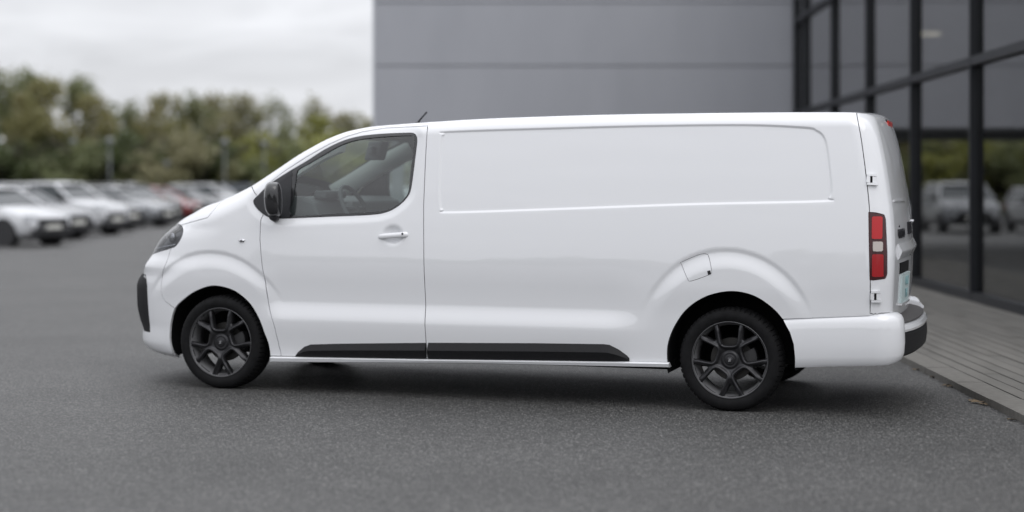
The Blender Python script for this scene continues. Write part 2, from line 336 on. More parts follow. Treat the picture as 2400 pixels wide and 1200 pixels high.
# slabs nearer and farther than the picture shows
m = MB(); m.box(3.095, 5.24, -6, 8.45, .0, .040); m.box(3.095, 5.24, 31.9, 36.2, 0, .040); m.build('paving_beyond', M['slab'], pv)
# ------------------------------------------------------------------ glass building
gb = empty('glass_building', (0, 0, 0), wang, 'dark framed glazed curtain wall building at the right with ceiling lamps inside', 'building')
mull_y = [16.35+3.27*k for k in range(-1, 6)]      # 19.6, 22.9, 26.2, 29.4, 32.7
TR = [(.02, .16), (2.95, 3.06), (4.93, 5.04), (7.0, 7.11), (9.0, 9.2)]
yend = 33.9
mm_ = MB(); mm_.box(-.095, .06, -.035, .035, .02, 9.2); mull = mm_.mesh('mullion', [M['frame']])
for yy in mull_y+[yend]:
    link('mullion', mull, gb, (WX, yy, 0))
ys = mull_y+[yend]
for i in range(len(ys)-1):
    a, b = ys[i], ys[i+1]
    for z0, z1 in TR:
        t = MB(); t.box(-.09, .045, a+.035, b-.035, z0, z1); t.build('transom', M['frame'], gb, loc=(WX, 0, 0))
    for j in range(len(TR)-1):
        t = MB(); t.box(-.012, .012, a+.035, b-.035, TR[j][1], TR[j+1][0])
        me = t.mesh('pane', [M['pane']]); o = link('pane', me, gb, (WX, 0, 0)); o.rotation_euler = (0, rng.uniform(-.0010, .0010), 0)
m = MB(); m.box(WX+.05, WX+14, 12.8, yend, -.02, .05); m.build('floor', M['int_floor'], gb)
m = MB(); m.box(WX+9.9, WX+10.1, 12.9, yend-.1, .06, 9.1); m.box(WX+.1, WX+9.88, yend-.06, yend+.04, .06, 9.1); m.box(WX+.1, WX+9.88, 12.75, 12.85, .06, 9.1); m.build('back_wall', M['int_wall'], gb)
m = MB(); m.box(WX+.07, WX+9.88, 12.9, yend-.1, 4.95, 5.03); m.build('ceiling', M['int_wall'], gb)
m = MB(); m.box(WX-.1, WX+14, 12.7, yend+.1, 9.22, 9.5); m.build('roof', M['frame'], gb)
lampme = MB(); lampme.box(-.16, .16, -.12, .12, -.05, 0); lampme = lampme.mesh('ceiling_lamp', [M['lamp_on']])
for lx, ly in ((1.75, 21.0), (1.75, 15.6), (4.6, 18.4), (1.45, 28.3), (4.6, 26.0)):
    link('ceiling_lamp', lampme, gb, (WX+lx, ly, 4.2 if (lx, ly) != (1.75, 15.6) else 4.0))
for lx, ly in ((1.75, 21.0), (1.75, 15.6), (4.6, 18.4), (1.45, 28.3), (4.6, 26.0)):
    m = MB(); m.tube([(WX+lx, ly, 4.96), (WX+lx, ly, 4.0)], .008, 5); m.build('lamp_cable', M['frame'], gb)
# ------------------------------------------------------------------ grey building: clad front carried over an open undercroft
fy, fx0, fx1 = 33.95, -2.95, 6.05
fb = empty('grey_building', (0, 0, 0), 0, 'large plain grey panel clad building front behind the white van', 'building')
zs = [2.70, 4.05, 5.41, 6.75, 8.1, 9.45]
for i in range(len(zs)-1):
    for xa, xb in ((fx0, fx1),):
        t = MB(); t.box(xa+.004, xb-.012, fy, fy+.05, zs[i]+.012, zs[i+1]-.012); t.build('cladding_panel', M['facade'], fb, bevel=.006)
        t = MB(); t.box(fx0-.045, fx0+.0, fy+.06, fy+7.9, zs[i]+.012, zs[i+1]-.012); t.build('cladding_panel', M['facade'], fb, bevel=.006)
m = MB(); m.box(fx0-.05, fx0+.0, fy-.012, fy+.055, 2.70, 9.44); m.build('corner_trim', mat('corner flashing', (.60, .62, .66), .5), fb)
m = MB(); m.box(fx0+.01, 18, fy+.055, fy+8, 2.72, 9.4); m.build('wall', M['facade_gap'], fb)
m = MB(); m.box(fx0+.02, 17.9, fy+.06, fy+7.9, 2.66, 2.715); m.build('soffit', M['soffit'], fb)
m = MB(); m.box(fx0-.06, 18, fy-.03, fy+8.1, 9.45, 9.6); m.build('parapet', M['frame'], fb)
for cx_ in (-2.5, 5.6):
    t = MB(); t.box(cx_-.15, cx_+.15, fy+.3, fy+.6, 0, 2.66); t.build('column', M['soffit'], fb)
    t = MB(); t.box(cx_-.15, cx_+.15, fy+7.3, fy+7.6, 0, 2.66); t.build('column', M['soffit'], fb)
# ------------------------------------------------------------------ van
G['arch_front'] = [[-4.09,-.05],[-4.12,.10],[-4.15,.20]]+G['arch_front'][2:-2]+[[-3.297,-.05]]
G['arch_rear'] = [[-.395,-.05]]+G['arch_rear'][:-1]+[[.40,-.05]]
G['lamp_top'] = [[-4.205,1.178],[-4.28,1.158],[-4.37,1.118],[-4.47,1.055]]
T_ = G['top']; i = [k for k, p in enumerate(T_) if p[0] == -2.632][0]
T_[i:i+6] = [[-2.632,1.884],[-2.517,1.893],[-2.338,1.904],[-2.145,1.914],[-1.859,1.927],[-1.547,1.936]]
T_[i-2:i] = [[-2.83,1.846],[-2.731,1.868]]
set_edges(G['top'], G['nose'], G['tail'])
A_ = {k: np.array(v) for k, v in G.items()}
def closed(p, n=6):
    P = np.array(p, float); Q = np.concatenate([P[-2:], P, P[:3]]); c = cr(Q, n); return c[2*n:(len(P)+2)*n]
PANEL = closed(G['panel'], 6); TRIM = closed(G['trim'], 5); GLASS = closed(G['glass'], 3)
SF_, SR_ = G['swage_front'], G['swage_rear']
CUP = (G['cup'][0][0], G['cup'][0][1]+.002)
def feat(s, h):
    P = np.stack([s, h], 1); y = np.zeros(len(s))
    sd = sdist(P, PANEL); y += .0080*sm(.009, -.011, sd)
    sd = sdist(P, TRIM); y += .012*sm(.062, .0, sd)
    for (cx, cz, r), w_, hz in ((SF_, .30, .62), (SR_, .30, .62)):
        d = np.hypot(s-cx, h-cz)-r; mk = sm(hz-.02, hz+.20, h)
        y += mk*(.0075*sm(.010, -.026, d)-.016*sm(-.024, -.13, d))
    mk = sm(-3.42, -3.2, s)*sm(-.45, -.85, s)
    y += mk*(.013*sm(.98, .66, h)-.030*sm(.655, .50, h)+.010*sm(.50, .30, h))
    mk = sm(.42, .62, s)
    y += .006*mk*sm(.95, .70, h)
    q = ((s-CUP[0])/.062)**2+((h-CUP[1])/.056)**2; y += .022*np.exp(-q**2)
    return y
def Tf(s, h):
    s = np.asarray(s, float); h = np.asarray(h, float)
    return smooth0(s, h)+feat(s, h)
def normals_at(s, h, e=.0015):
    ys = (Tf(s+e, h)-Tf(s-e, h))/(2*e); yh = (Tf(s, h+e)-Tf(s, h-e))/(2*e)
    ys = np.clip(ys, -12, 12); yh = np.clip(yh, -12, 12)
    n = np.stack([ys, -np.ones(len(s)), yh], 1); return n/np.linalg.norm(n, axis=1)[:, None]
# outline of the side: nose -> bonnet -> windscreen -> roof -> tail
ns = E.nose[E.nose[:, 1] < Htop(E.nose[:, 0])]; ts = E.tail[E.tail[:, 1] < Htop(E.tail[:, 0])]
tp = E.top[(E.top[:, 0] > sF(E.top[:, 1])) & (E.top[:, 0] < sR(E.top[:, 1]))]
def resample(P, step):
    P = np.array(P, float); d = np.r_[0, np.cumsum(np.hypot(*np.diff(P, axis=0).T))]; n = max(2, int(d[-1]/step)+1)
    t = np.linspace(0, d[-1], n); return np.stack([np.interp(t, d, P[:, 0]), np.interp(t, d, P[:, 1])], 1)
OUTL = resample(np.concatenate([ns, tp, ts[::-1]]), .018)
bot = np.array([[.92, .36], [.42, .33], [-.40, .31], [-.40, .306], [-3.32, .250], [-3.40, .19], [-4.20, .19]])
OUTER = np.concatenate([OUTL, resample(bot, .03)])
# seams as open lines, regions as closed ones
SEAMS = {k: cr(G[k], 8) for k in ('bumper_seam', 'bonnet_seam', 'pillar_seam', 'tail_seam')}
DOOR = np.array(G['door'])
LAMP = np.concatenate([cr(G['lamp'][:-1], 5), [[-4.45, .945], [-4.62, .95], [-4.62, 1.06]], np.array(G['lamp_top'])[::-1][:-1]])
REG = {}
REG['flap'] = closed(G['flap'], 3); REG['tail_lamp'] = np.array(G['tail_lamp'])
REG['headlight'] = LAMP; REG['glass'] = GLASS; REG['trim'] = TRIM; REG['door'] = DOOR
REG['bonnet'] = np.concatenate([SEAMS['bonnet_seam'], [[-3.74, 1.5], [-4.9, 1.5], [-4.9, 1.0], [-4.3, 1.0]]])
REG['bumper'] = np.concatenate([SEAMS['bumper_seam'], [[-4.05, .4], [-4.05, 0], [-4.9, 0], [-4.9, 1.1], [-4.2, 1.1]]])
REG['wing'] = np.concatenate([SEAMS['pillar_seam'], [[-3.36, 1.3]], DOOR[:8][:, :], [[-3.22, 0], [-4.5, 0], [-4.5, 1.6], [-3.68, 1.6]]])
def rect(s0, s1, h0, h1, r=.008):
    pts = []
    for cx, cz, a0 in ((s1-r, h1-r, 0), (s0+r, h1-r, 90), (s0+r, h0+r, 180), (s1-r, h0+r, 270)): pts += [(cx+r*math.cos(R(a0+t)), cz+r*math.sin(R(a0+t))) for t in (0, 30, 60, 90)]
    return np.array(pts)
LENS = {'brake_lens': rect(.893, .958, 1.128, 1.272), 'reverse_lens': rect(.900, .962, 1.050, 1.114), 'indicator_lens': rect(.896, .966, .890, 1.034)}
REG['tail_door'] = np.concatenate([SEAMS['tail_seam'], [[.884, .66], [1.2, .672], [1.2, 2.2], [.76, 2.2]]])
ARCHF = cr(G['arch_front'], 5); ARCHR = cr(G['arch_rear'], 5)
# rear bumper covers the corner below this line
BLINE = np.array([[.31, .608], [.514, .620], [.878, .643], [1.2, .660], [1.2, 0], [.30, 0]])
def side_points():
    pts = []
    a, b = np.meshgrid(np.arange(-4.62, 1.06, .022), np.arange(.17, 1.96, .022)); pts.append(np.stack([a.ravel(), b.ravel()], 1))
    ph = np.linspace(0, math.pi/2, 11)[1:-1]
    S = np.arange(-4.5, .93, .02)
    for p in ph:
        B = np.interp(S, [-4.6, -3.6, -3.0, -2.2], [.16, .16, .12, .095])/np.interp(S, E.cx, E.cc)
        pts.append(np.stack([S, Htop(S)-B*(1-math.sin(p))], 1))
        H = np.arange(.66, 1.9, .02); pts.append(np.stack([sR(H)-.17*(1-math.sin(p)), H], 1))
        H = np.arange(.2, 1.15, .02); pts.append(np.stack([sF(H)+.74*(1-math.sin(p)), H], 1))
    def off(poly, ds, step=.02):
        P = resample(np.concatenate([poly, poly[:1]]), step)[:-1]; t = np.roll(P, -1, 0)-np.roll(P, 1, 0); t /= np.linalg.norm(t, axis=1)[:, None]+1e-9
        n = np.stack([t[:, 1], -t[:, 0]], 1)
        for d in ds: pts.append(P+n*d)
    off(TRIM, (.0, .012, .024, .036, .048, .060, -.012, -.024, -.036, -.048, -.06), .02)
    for cx, cz, r in (SF_, SR_):
        for d in np.arange(-.17, .03, .011):
            an = np.linspace(0, math.pi, 110); pts.append(np.stack([cx+(r+d)*np.cos(an), cz+(r+d)*np.sin(an)], 1))
    a, b = np.meshgrid(np.arange(CUP[0]-.12, CUP[0]+.12, .008), np.arange(CUP[1]-.1, CUP[1]+.1, .008)); pts.append(np.stack([a.ravel(), b.ravel()], 1))
    P = np.concatenate(pts); rg = np.random.default_rng(3)
    P = P[inside(P, OUTER)]
    # thin out near-duplicates
    key = np.round(P/.0045).astype(int); _, i = np.unique(key, axis=0, return_index=True); return P[np.sort(i)]
def build_side():
    loops = [(OUTER, True)]+[(resample(np.concatenate([REG[k], REG[k][:1]]), .02)[:-1], True) for k in ('flap', 'tail_lamp', 'glass', 'trim', 'headlight', 'door')]+[(resample(np.concatenate([l, l[:1]]), .012)[:-1], True) for l in LENS.values()]
    Pp = resample(np.concatenate([PANEL, PANEL[:1]]), .009)[:-1]; t = np.roll(Pp, -1, 0)-np.roll(Pp, 1, 0); t /= np.linalg.norm(t, axis=1)[:, None]; n = np.stack([t[:, 1], -t[:, 0]], 1)
    if inside(np.array([Pp[0]+n[0]*.01]), Pp)[0]: n = -n
    loops += [(Pp+n*d, True) for d in (-.011, -.006, -.001, .004, .009)]
    loops += [(SEAMS[k], False) for k in SEAMS]+[(ARCHF, False), (ARCHR, False), (np.array([[.30, .608], [.514, .620], [.878, .643], [1.1, .655]]), False)]
    P = side_points(); B = np.concatenate([l for l, _ in loops])
    # drop free points lying too close to the lines
    keep = np.ones(len(P), bool)
    for l, c in loops:
        q = np.concatenate([l, l[:1]]) if c else l; lo = q.min(0)-.02; hi = q.max(0)+.02
        mk = ((P > lo) & (P < hi)).all(1); d = np.full(len(P), 1.); d[mk] = seg_dist(P[mk], q[:-1], q[1:]); keep &= d > .0035
    P = P[keep]; V = []; Ed = []
    for l, c in loops:
        b = len(V); V += [tuple(p) for p in l]; n = len(l); Ed += [(b+i, b+i+1) for i in range(n-1)]+([(b+n-1, b)] if c else [])
    V += [tuple(p) for p in P]
    r = delaunay_2d_cdt([Vector(v) for v in V], Ed, [], 0, 1e-5)
    return np.array([tuple(v) for v in r[0]]), np.array([f for f in r[2] if len(f) == 3])
import time as _t; _t0 = _t.time()
SV, SFc = build_side()
cen = SV[SFc].mean(1)
okf = inside(cen, OUTER) & ~inside(cen, ARCHF) & ~inside(cen, ARCHR) & ~inside(cen, BLINE)
cls = np.full(len(SFc), 'side', dtype=object)
for k in ('wing', 'bumper', 'bonnet', 'tail_door', 'door', 'trim', 'glass', 'headlight', 'tail_lamp', 'flap'):
    cls[inside(cen, REG[k])] = k
cls[~okf] = ''
def on_outline(p): return seg_dist(p, OUTL[:-1], OUTL[1:]) < .002
def piece(k, shrink=.0028, depth=.016, push=0, sel=None):
    F_ = SFc[cls == k] if sel is None else SFc[sel]
    ids, inv = np.unique(F_, return_inverse=True); P = SV[ids].copy(); F_ = inv.reshape(-1, 3)
    # orient: normal towards -y means (s,h) clockwise seen from +y ... make every face counter-clockwise in (s,h)
    a, b, c = P[F_[:, 0]], P[F_[:, 1]], P[F_[:, 2]]; ar = (b[:, 0]-a[:, 0])*(c[:, 1]-a[:, 1])-(b[:, 1]-a[:, 1])*(c[:, 0]-a[:, 0])
    F_[ar < 0] = F_[ar < 0][:, ::-1]; F_ = F_[np.abs(ar) > 1e-10]
    ec = {}
    for f in F_:
        for i in range(3): ec[(f[i], f[(i+1) % 3])] = 1
    be = [e for e in ec if (e[1], e[0]) not in ec]
    nrm = np.zeros_like(P)
    for i, j in be:
        d = P[j]-P[i]; d /= np.linalg.norm(d)+1e-9; n = np.array([-d[1], d[0]]); nrm[i] += n; nrm[j] += n
    l = np.linalg.norm(nrm, axis=1); bi = l > 1e-6; nrm[bi] /= l[bi][:, None]
    edge = np.zeros(len(P), bool); edge[bi] = on_outline(P[bi])
    mv = bi & ~edge; P[mv] += nrm[mv]*shrink
    y = Tf(P[:, 0], P[:, 1])+push; n3 = normals_at(P[:, 0], P[:, 1])
    V = np.stack([P[:, 0], y, P[:, 1]], 1); Fs = [tuple(f) for f in F_]; nf = len(Fs)
    V2 = []; mp = {}
    for i, j in be:
        if edge[i] and edge[j]: continue
        for q in (i, j):
            if q not in mp:
                mp[q] = len(V)+len(V2); V2.append(V[q]); V2.append(V[q]-n3[q]*depth)
        Fs.append((mp[j], mp[i], mp[i]+1, mp[j]+1))
    Vall = np.concatenate([V, V2]) if V2 else V
    return Vall, Fs, nf, n3
def piece_mesh(name, k, mats, **kw):
    V, Fs, nf, n3 = piece(k, **kw)
    me = mesh(name, V, Fs, mats, smooth=[i < nf for i in range(len(Fs))])
    fn = []
    for p in me.polygons:
        for v in p.vertices: fn.append(tuple(n3[v]) if p.index < nf else tuple(p.normal))
    me.normals_split_custom_set(fn)
    return me
# --- materials
def paint():
    m = mat('white gloss paint', (.752, .760, .782), .38, coat=1, coat_rough=.03)
    t = m.node_tree; b = t.nodes['Principled BSDF']; b.inputs['Coat IOR'].default_value = 1.75; tc = N(t, 'ShaderNodeTexCoord'); n = N(t, 'ShaderNodeTexNoise', Scale=1.7, Detail=3)
    t.links.new(tc.outputs['Object'], n.inputs['Vector']); r = N(t, 'ShaderNodeMapRange'); r.inputs[3].default_value = .33; r.inputs[4].default_value = .45
    t.links.new(n.outputs[0], r.inputs[0]); t.links.new(r.outputs[0], b.inputs['Roughness'])
    n2 = N(t, 'ShaderNodeTexNoise', Scale=2.2, Detail=2); t.links.new(tc.outputs['Object'], n2.inputs['Vector'])
    bp = N(t, 'ShaderNodeBump', Strength=.35, Distance=.006); t.links.new(n2.outputs[0], bp.inputs['Height']); t.links.new(bp.outputs[0], b.inputs['Coat Normal'])
    return m
M['paint'] = paint()
M['dark_shell'] = mat('gap shade black', (.012, .012, .013), .8)  # near-black backing that paints the shade inside gaps and the flap notch
M['seam'] = mat('painted shut face', (.25, .25, .26), .6)
M['blackgloss'] = mat('gloss black', (.012, .012, .014), .15, coat=.8)
M['trim'] = noise_mat('satin black trim', (.018, .018, .021), (.030, .030, .034), 60, rough=(.35, .5), bump=.1, bscale=400, bdist=.001)
M['plastic'] = noise_mat('black grained plastic', (.009, .009, .010), (.016, .016, .018), 80, spec=.22, rough=(.5, .65), bump=.25, bscale=500, bdist=.001)
M['rubber'] = noise_mat('tyre rubber', (.005, .005, .0055), (.011, .011, .012), 30, rough=(.7, .9), spec=.18, bump=.2, bscale=200, bdist=.002)
M['rim'] = noise_mat('dark grey wheel paint', (.030, .030, .033), (.040, .040, .043), 40, rough=(.30, .38), metal=.6)
M['rimlip'] = mat('wheel lip', (.11, .11, .115), .33, .7)
M['barrel'] = mat('wheel barrel', (.30, .30, .31), .42, .5)
M['disc'] = mat('brake disc', (.05, .048, .046), .5, .7)
M['caliper'] = mat('brake caliper', (.04, .04, .042), .6, .3)
M['well'] = mat('wheel well liner', (.008, .008, .009), .95, spec=.2)
M['glass'] = glass_mat('side glass', (.82, .90, .88), 1.5, 3.0)
M['screen'] = glass_mat('windscreen glass', (.86, .93, .90), 1.5, 1.5)
M['red'] = mat('red lamp lens', (.46, .006, .010), .3, coat=.25); M['red2'] = mat('deep red lamp lens', (.33, .004, .008), .3, coat=.25)
M['darkred'] = mat('dark red lamp edge', (.045, .002, .004), .25, coat=.3)
M['clear'] = mat('clear lamp lens', (.50, .45, .42), .2, coat=.4)
M['lens'] = glass_mat('headlamp cover', (.60, .61, .63), 1.5, 1.3, .03)
M['chrome'] = mat('chrome', (.6, .6, .62), .12, 1)
M['grey'] = noise_mat('grey cabin plastic', (.075, .078, .085), (.10, .104, .11), 50, rough=(.6, .8))
M['lightgrey'] = mat('light cabin trim', (.60, .62, .61), .7)
M['fabric'] = noise_mat('seat fabric', (.03, .031, .035), (.05, .051, .055), 90, rough=(.85, .95))
M['headliner'] = mat('headliner', (.17, .175, .18), .9)
M['silver'] = mat('lamp reflector', (.55, .56, .58), .25, .9)
M['plate'] = mat('number plate', (.50, .60, .60), .35)
M['ink'] = mat('plate lettering', (.22, .38, .40), .5)
M['badge'] = mat('dark badge', (.02, .02, .024), .3, .4)
M['step'] = noise_mat('bumper step pad', (.045, .042, .043), (.075, .072, .072), 30, rough=(.5, .7), bump=.3, bscale=160, bdist=.003)

van = empty('panel_van', (OX, OY, 0), -TH, 'white long wheelbase panel van with dark grey alloy wheels parked side on in the foreground', 'van')
YM = 2*YC
def both(name, me, label=None, parent=van, shared=True):
    o = link(name, me, parent)
    if label: o['label'] = label
    o2 = link(name, me, parent, (0, YM, 0), (0, 0, 0), (1, -1, 1))
    return o, o2
both('side_panel', piece_mesh('side_panel', 'side', [M['paint']]))
wing = both('front_wing', piece_mesh('front_wing', 'wing', [M['paint']]))
door = both('front_door', piece_mesh('front_door', 'door', [M['paint']]))
tdoor = both('rear_door', piece_mesh('rear_door', 'tail_door', [M['paint']]))
both('bonnet_edge', piece_mesh('bonnet_edge', 'bonnet', [M['paint']]))
both('bumper_corner', piece_mesh('bumper_corner', 'bumper', [M['paint']]))
both('fuel_flap', piece_mesh('fuel_flap', 'flap', [M['paint']], shrink=.0002))
mb = MB(); mb.box(-.011, .009, -.0025, .004, -.013, .013); FLAPNOTCH = mb.mesh('flap_notch_shade', [M['dark_shell']])  # dark block painting the shade of the flap's corner notch
# window trim: black surround in two pieces (fixed quarter and door), split at the door's shut line
trim_sel = (cls == 'trim'); cseam = np.interp(cen[:, 1], [1.2, 1.258, 1.39, 1.481, 1.6], [-3.385, -3.381, -3.364, -3.353, -3.34])
a_ = trim_sel & (cen[:, 0] < cseam); b_ = trim_sel & ~a_
both('quarter_trim', piece_mesh('quarter_trim', 'trim', [M['trim']], sel=a_, shrink=.001, push=.003))
wt = both('window_trim', piece_mesh('window_trim', 'trim', [M['blackgloss']], sel=b_ & (cen[:, 0] > -3.17), shrink=.001, push=.001))
both('mirror_base', piece_mesh('mirror_base', 'trim', [M['trim']], sel=b_ & (cen[:, 0] <= -3.17), shrink=.001, push=.000))
both('door_glass', piece_mesh('door_glass', 'glass', [M['glass']], shrink=-.006, depth=.004, push=.010))
# dark inner shell, added so the shut lines read as shaded gaps (26 mm inside the skin, open at the window)
SK = {'': 0}
sel = (cls != '') & (cls != 'glass') & (cls != 'trim') & (cls != 'headlight')
both('inner_shell', piece_mesh('inner_shell', 'x', [M['dark_shell']], sel=sel, shrink=-.001, depth=.002, push=.022))
print('side build', round(_t.time()-_t0, 1), 's', len(SFc))
# --- bands across the body along the outline
def band(name, i0, i1, mats, ymargin=0, push=0, nv=17, y0=None, y1=None, parent=van, step=1):
    P = OUTL[i0:i1+1:step]
    if (i1-i0) % step: P = np.concatenate([P, OUTL[i1:i1+1]])
    t = np.gradient(P, axis=0); t /= np.linalg.norm(t, axis=1)[:, None]; n = np.stack([-t[:, 1], t[:, 0]], 1)
    ye = Tf(P[:, 0], P[:, 1])
    rows = []
    for k in range(len(P)):
        a = ye[k]+ymargin if y0 is None else max(y0, ye[k]); b = YM-ye[k]-ymargin if y1 is None else min(y1, YM-ye[k])
        r = []
        for v in np.linspace(0, 1, nv):
            y = a+(b-a)*v; u = (y-ye[k])/(YM-2*ye[k]); c = crown(P[k, 0], P[k, 1])*(1-(2*u-1)**2)+push
            r.append((P[k, 0]+n[k, 0]*c, y, P[k, 1]+n[k, 1]*c))
        rows.append(r)
    mb = MB(); mb.grid(rows, flip=True); return mb.build(name, mats, parent, smooth=True)
def oi(pred): return int(np.argmin([pred(p) for p in OUTL]))
i_nb = oi(lambda p: abs(p[0]+4.6)+abs(p[1]-.88) if p[1] < 1.0 else 9)
i_b0 = oi(lambda p: math.hypot(p[0]+4.50, p[1]-1.03)); i_b1 = oi(lambda p: abs(p[0]+3.62)); i_w0 = oi(lambda p: abs(p[0]+3.55)); i_w1 = oi(lambda p: abs(p[0]+2.86))
i_r0 = oi(lambda p: abs(p[0]+2.85)); i_r1 = oi(lambda p: abs(p[0]-.79) if p[1] > 1.8 else 9); i_t1 = len(OUTL)-1
band('front_bumper', 0, i_nb, [M['paint']]); band('grille', i_nb+1, i_b0-1, [M['plastic']], push=-.01)
band('bonnet', i_b0, i_b1, [M['paint']]); band('scuttle', i_b1, i_w0, [M['plastic']])
band('windscreen', i_w0, i_w1, [M['screen']], ymargin=0.0, push=.0)
band('roof', i_w1, i_r1, [M['paint']], step=3); band('roof_lining', i_w1, oi(lambda p: abs(p[0]+1.95) if p[1] > 1.5 else 9), [M['headliner']], ymargin=.03, push=-.05, step=3)
tl = band('rear_door_skin', i_r1, i_t1, [M['paint']], y1=YC-.003); tr = band('rear_door_skin', i_r1, i_t1, [M['paint']], y0=YC+.003)
tl.parent = tdoor[0]
band('inner_tail', i_r1, i_t1, [M['dark_shell']], push=-.03, step=3)
# windscreen black border
for y_, nm in ((0, 'a'), (1, 'b')):
    if y_ == 0: band('windscreen_border', i_w0, i_w1, [M['trim']], y0=-9, y1=.30, push=-.004)
    else: band('windscreen_border', i_w0, i_w1, [M['trim']], y0=YM-.30, y1=99, push=-.004)
# --- grille bars and front plate
for z in (.90, .94, .98):
    s_ = sF(z); mb = MB(); mb.box(s_-.052, s_-.02, .62, YM-.62, z-.006, z+.006); mb.build('grille_bar', M['chrome'], van, bevel=.003)
mb = MB(); mb.box(sF(.5)-.066, sF(.5)-.055, YC-.26, YC+.26, .45, .56); mb.build('number_plate', M['plate'], van)
mb = MB(); mb.box(sF(.33)-.058, sF(.33)-.04, .60, YM-.60, .26, .40); mb.build('lower_grille', M['plastic'], van)
# --- headlights: glass cover over a housing with a projector and a running lamp
hl = both('headlight', piece_mesh('headlight', 'headlight', [M['lens']], shrink=.0015, depth=.01, push=-.002))
V, Fs, nf, n3 = piece('headlight', shrink=.001, depth=.0, push=0)
V = V[:len(n3)]; Fs = Fs[:nf]; Vh = V-n3*.045
hm = mesh('housing', Vh, Fs, [mat('lamp housing', (.030, .031, .035), .35, .3, coat=.4)], smooth=True)
for o in hl: link('housing', hm, o)
mb = MB(); mb.lathe([(.0, -.01), (.03, -.008), (.045, .0), (.05, .03), (.056, .03), (.056, -.012), (.050, -.012)], 24, flip=True)
pm = mb.mesh('projector', [M['silver']], smooth=True)
for o in hl:
    for s_, h_, k in ((-4.22, 1.080, .62),):
        y_ = float(Tf(np.array([s_]), np.array([h_]))[0]); q = link('projector', pm, o, (s_, y_+.040, h_), (0, 0, R(-35)), (k, k, k))
mb = MB(); pts = []
for q in np.linspace(0, 1, 10):
    s_, h_ = -4.42+q*.27, .985+q*.045-.0*q; y_ = float(Tf(np.array([s_]), np.array([h_]))[0]); pts.append((s_, y_+.022, h_))
mb.tube(pts, .007, 6); dm = mb.mesh('running_lamp', [M['silver']], smooth=True)
for o in hl: link('running_lamp', dm, o)
# --- black blade at the front corner (stands proud of the nose)
mb = MB(); rows = []
for h_, s_a in zip(np.linspace(.372, .80, 12), np.interp(np.linspace(.372, .80, 12), [.37, .42, .5, .6, .74, .80], [-4.40, -4.405, -4.412, -4.42, -4.43, -4.465])):
    s0 = sF(h_); kk = np.interp(h_, [.37, .45, .55, .74, .80], [.0, .6, 1, 1, .25])
    outer = [(s_a-.004, None), (s_a-.035, .010), ((s_a+s0)/2-.03, .028*kk+.006), (s0+.01-.028*kk, None)]
    ya = float(Tf(np.array([s_a]), np.array([h_]))[0]); y1 = float(Tf(np.array([(s_a+s0)/2]), np.array([h_]))[0])
    rows.append([(s_a+.02, ya+.015, h_), (s_a, ya-.003, h_), (s_a-.05, float(Tf(np.array([s_a-.05]), np.array([h_]))[0])-.014*kk-.002, h_), ((s_a+s0)/2-.035*kk, y1-.02*kk, h_), (s0-.035*kk-.004, .45, h_), (s0-.04*kk-.02, .60, h_), (s0+.03, .62, h_)])
mb.grid(rows, flip=False)
fb_ = mb.mesh('corner_blade', [M['plastic']], auto=40); both('corner_blade', fb_)
# --- side repeater badge on the wing
def on_side(s, h, off=0): 
    y = float(Tf(np.array([s]), np.array([h]))[0]); n = normals_at(np.array([s]), np.array([h]))[0]
    return Vector((s, y, h))+Vector(n)*off
def frame_at(s, h, off=0):
    """matrix: local x along the body, z up, -y outward"""
    p = on_side(s, h, off); n = Vector(normals_at(np.array([s]), np.array([h]))[0]); yx = -n; x = Vector((1, 0, 0)); x = (x-yx*x.dot(yx)).normalized(); z = x.cross(yx)
    return Matrix(((x.x, yx.x, z.x, p.x), (x.y, yx.y, z.y, p.y), (x.z, yx.z, z.z, p.z), (0, 0, 0, 1)))
def put(name, me, s, h, off=0, mirror=True, parent=van, tilt=0):
    o = link(name, me, parent); mt = frame_at(s, h, off) @ Matrix.Rotation(tilt, 4, 'Y'); o.matrix_local = mt; r = [o]
    if mirror:
        o2 = link(name, me, parent); o2.matrix_local = Matrix.Translation((0, YM, 0)) @ Matrix.Scale(-1, 4, (0, 1, 0)) @ mt; r.append(o2)
    return r
def ellipsoid(a, b, c, n=20, m_=10, half=True):
    mb = MB(); rows = []
    for i in range(m_+1):
        t = math.pi/2*i/m_; rows.append([(a*math.cos(t)*math.cos(2*math.pi*k/n), -b*math.sin(t), c*math.cos(t)*math.sin(2*math.pi*k/n)) for k in range(n+1)])
    mb.grid(rows); return mb
rp = G['repeater'][0]
put('side_repeater', ellipsoid(.026, .012, .014).mesh('side_repeater', [M['chrome']], smooth=True), rp[0], rp[1])
mb = MB(); mb.prism([(-.006, -.008), (.008, -.008), (.002, .009)], -.016, -.006); put('side_repeater_mark', mb.mesh('side_repeater_mark', [M['badge']]), rp[0], rp[1], .0)
put('flap_notch_shade', FLAPNOTCH, -.137, .901, .0, mirror=False, tilt=R(-15))
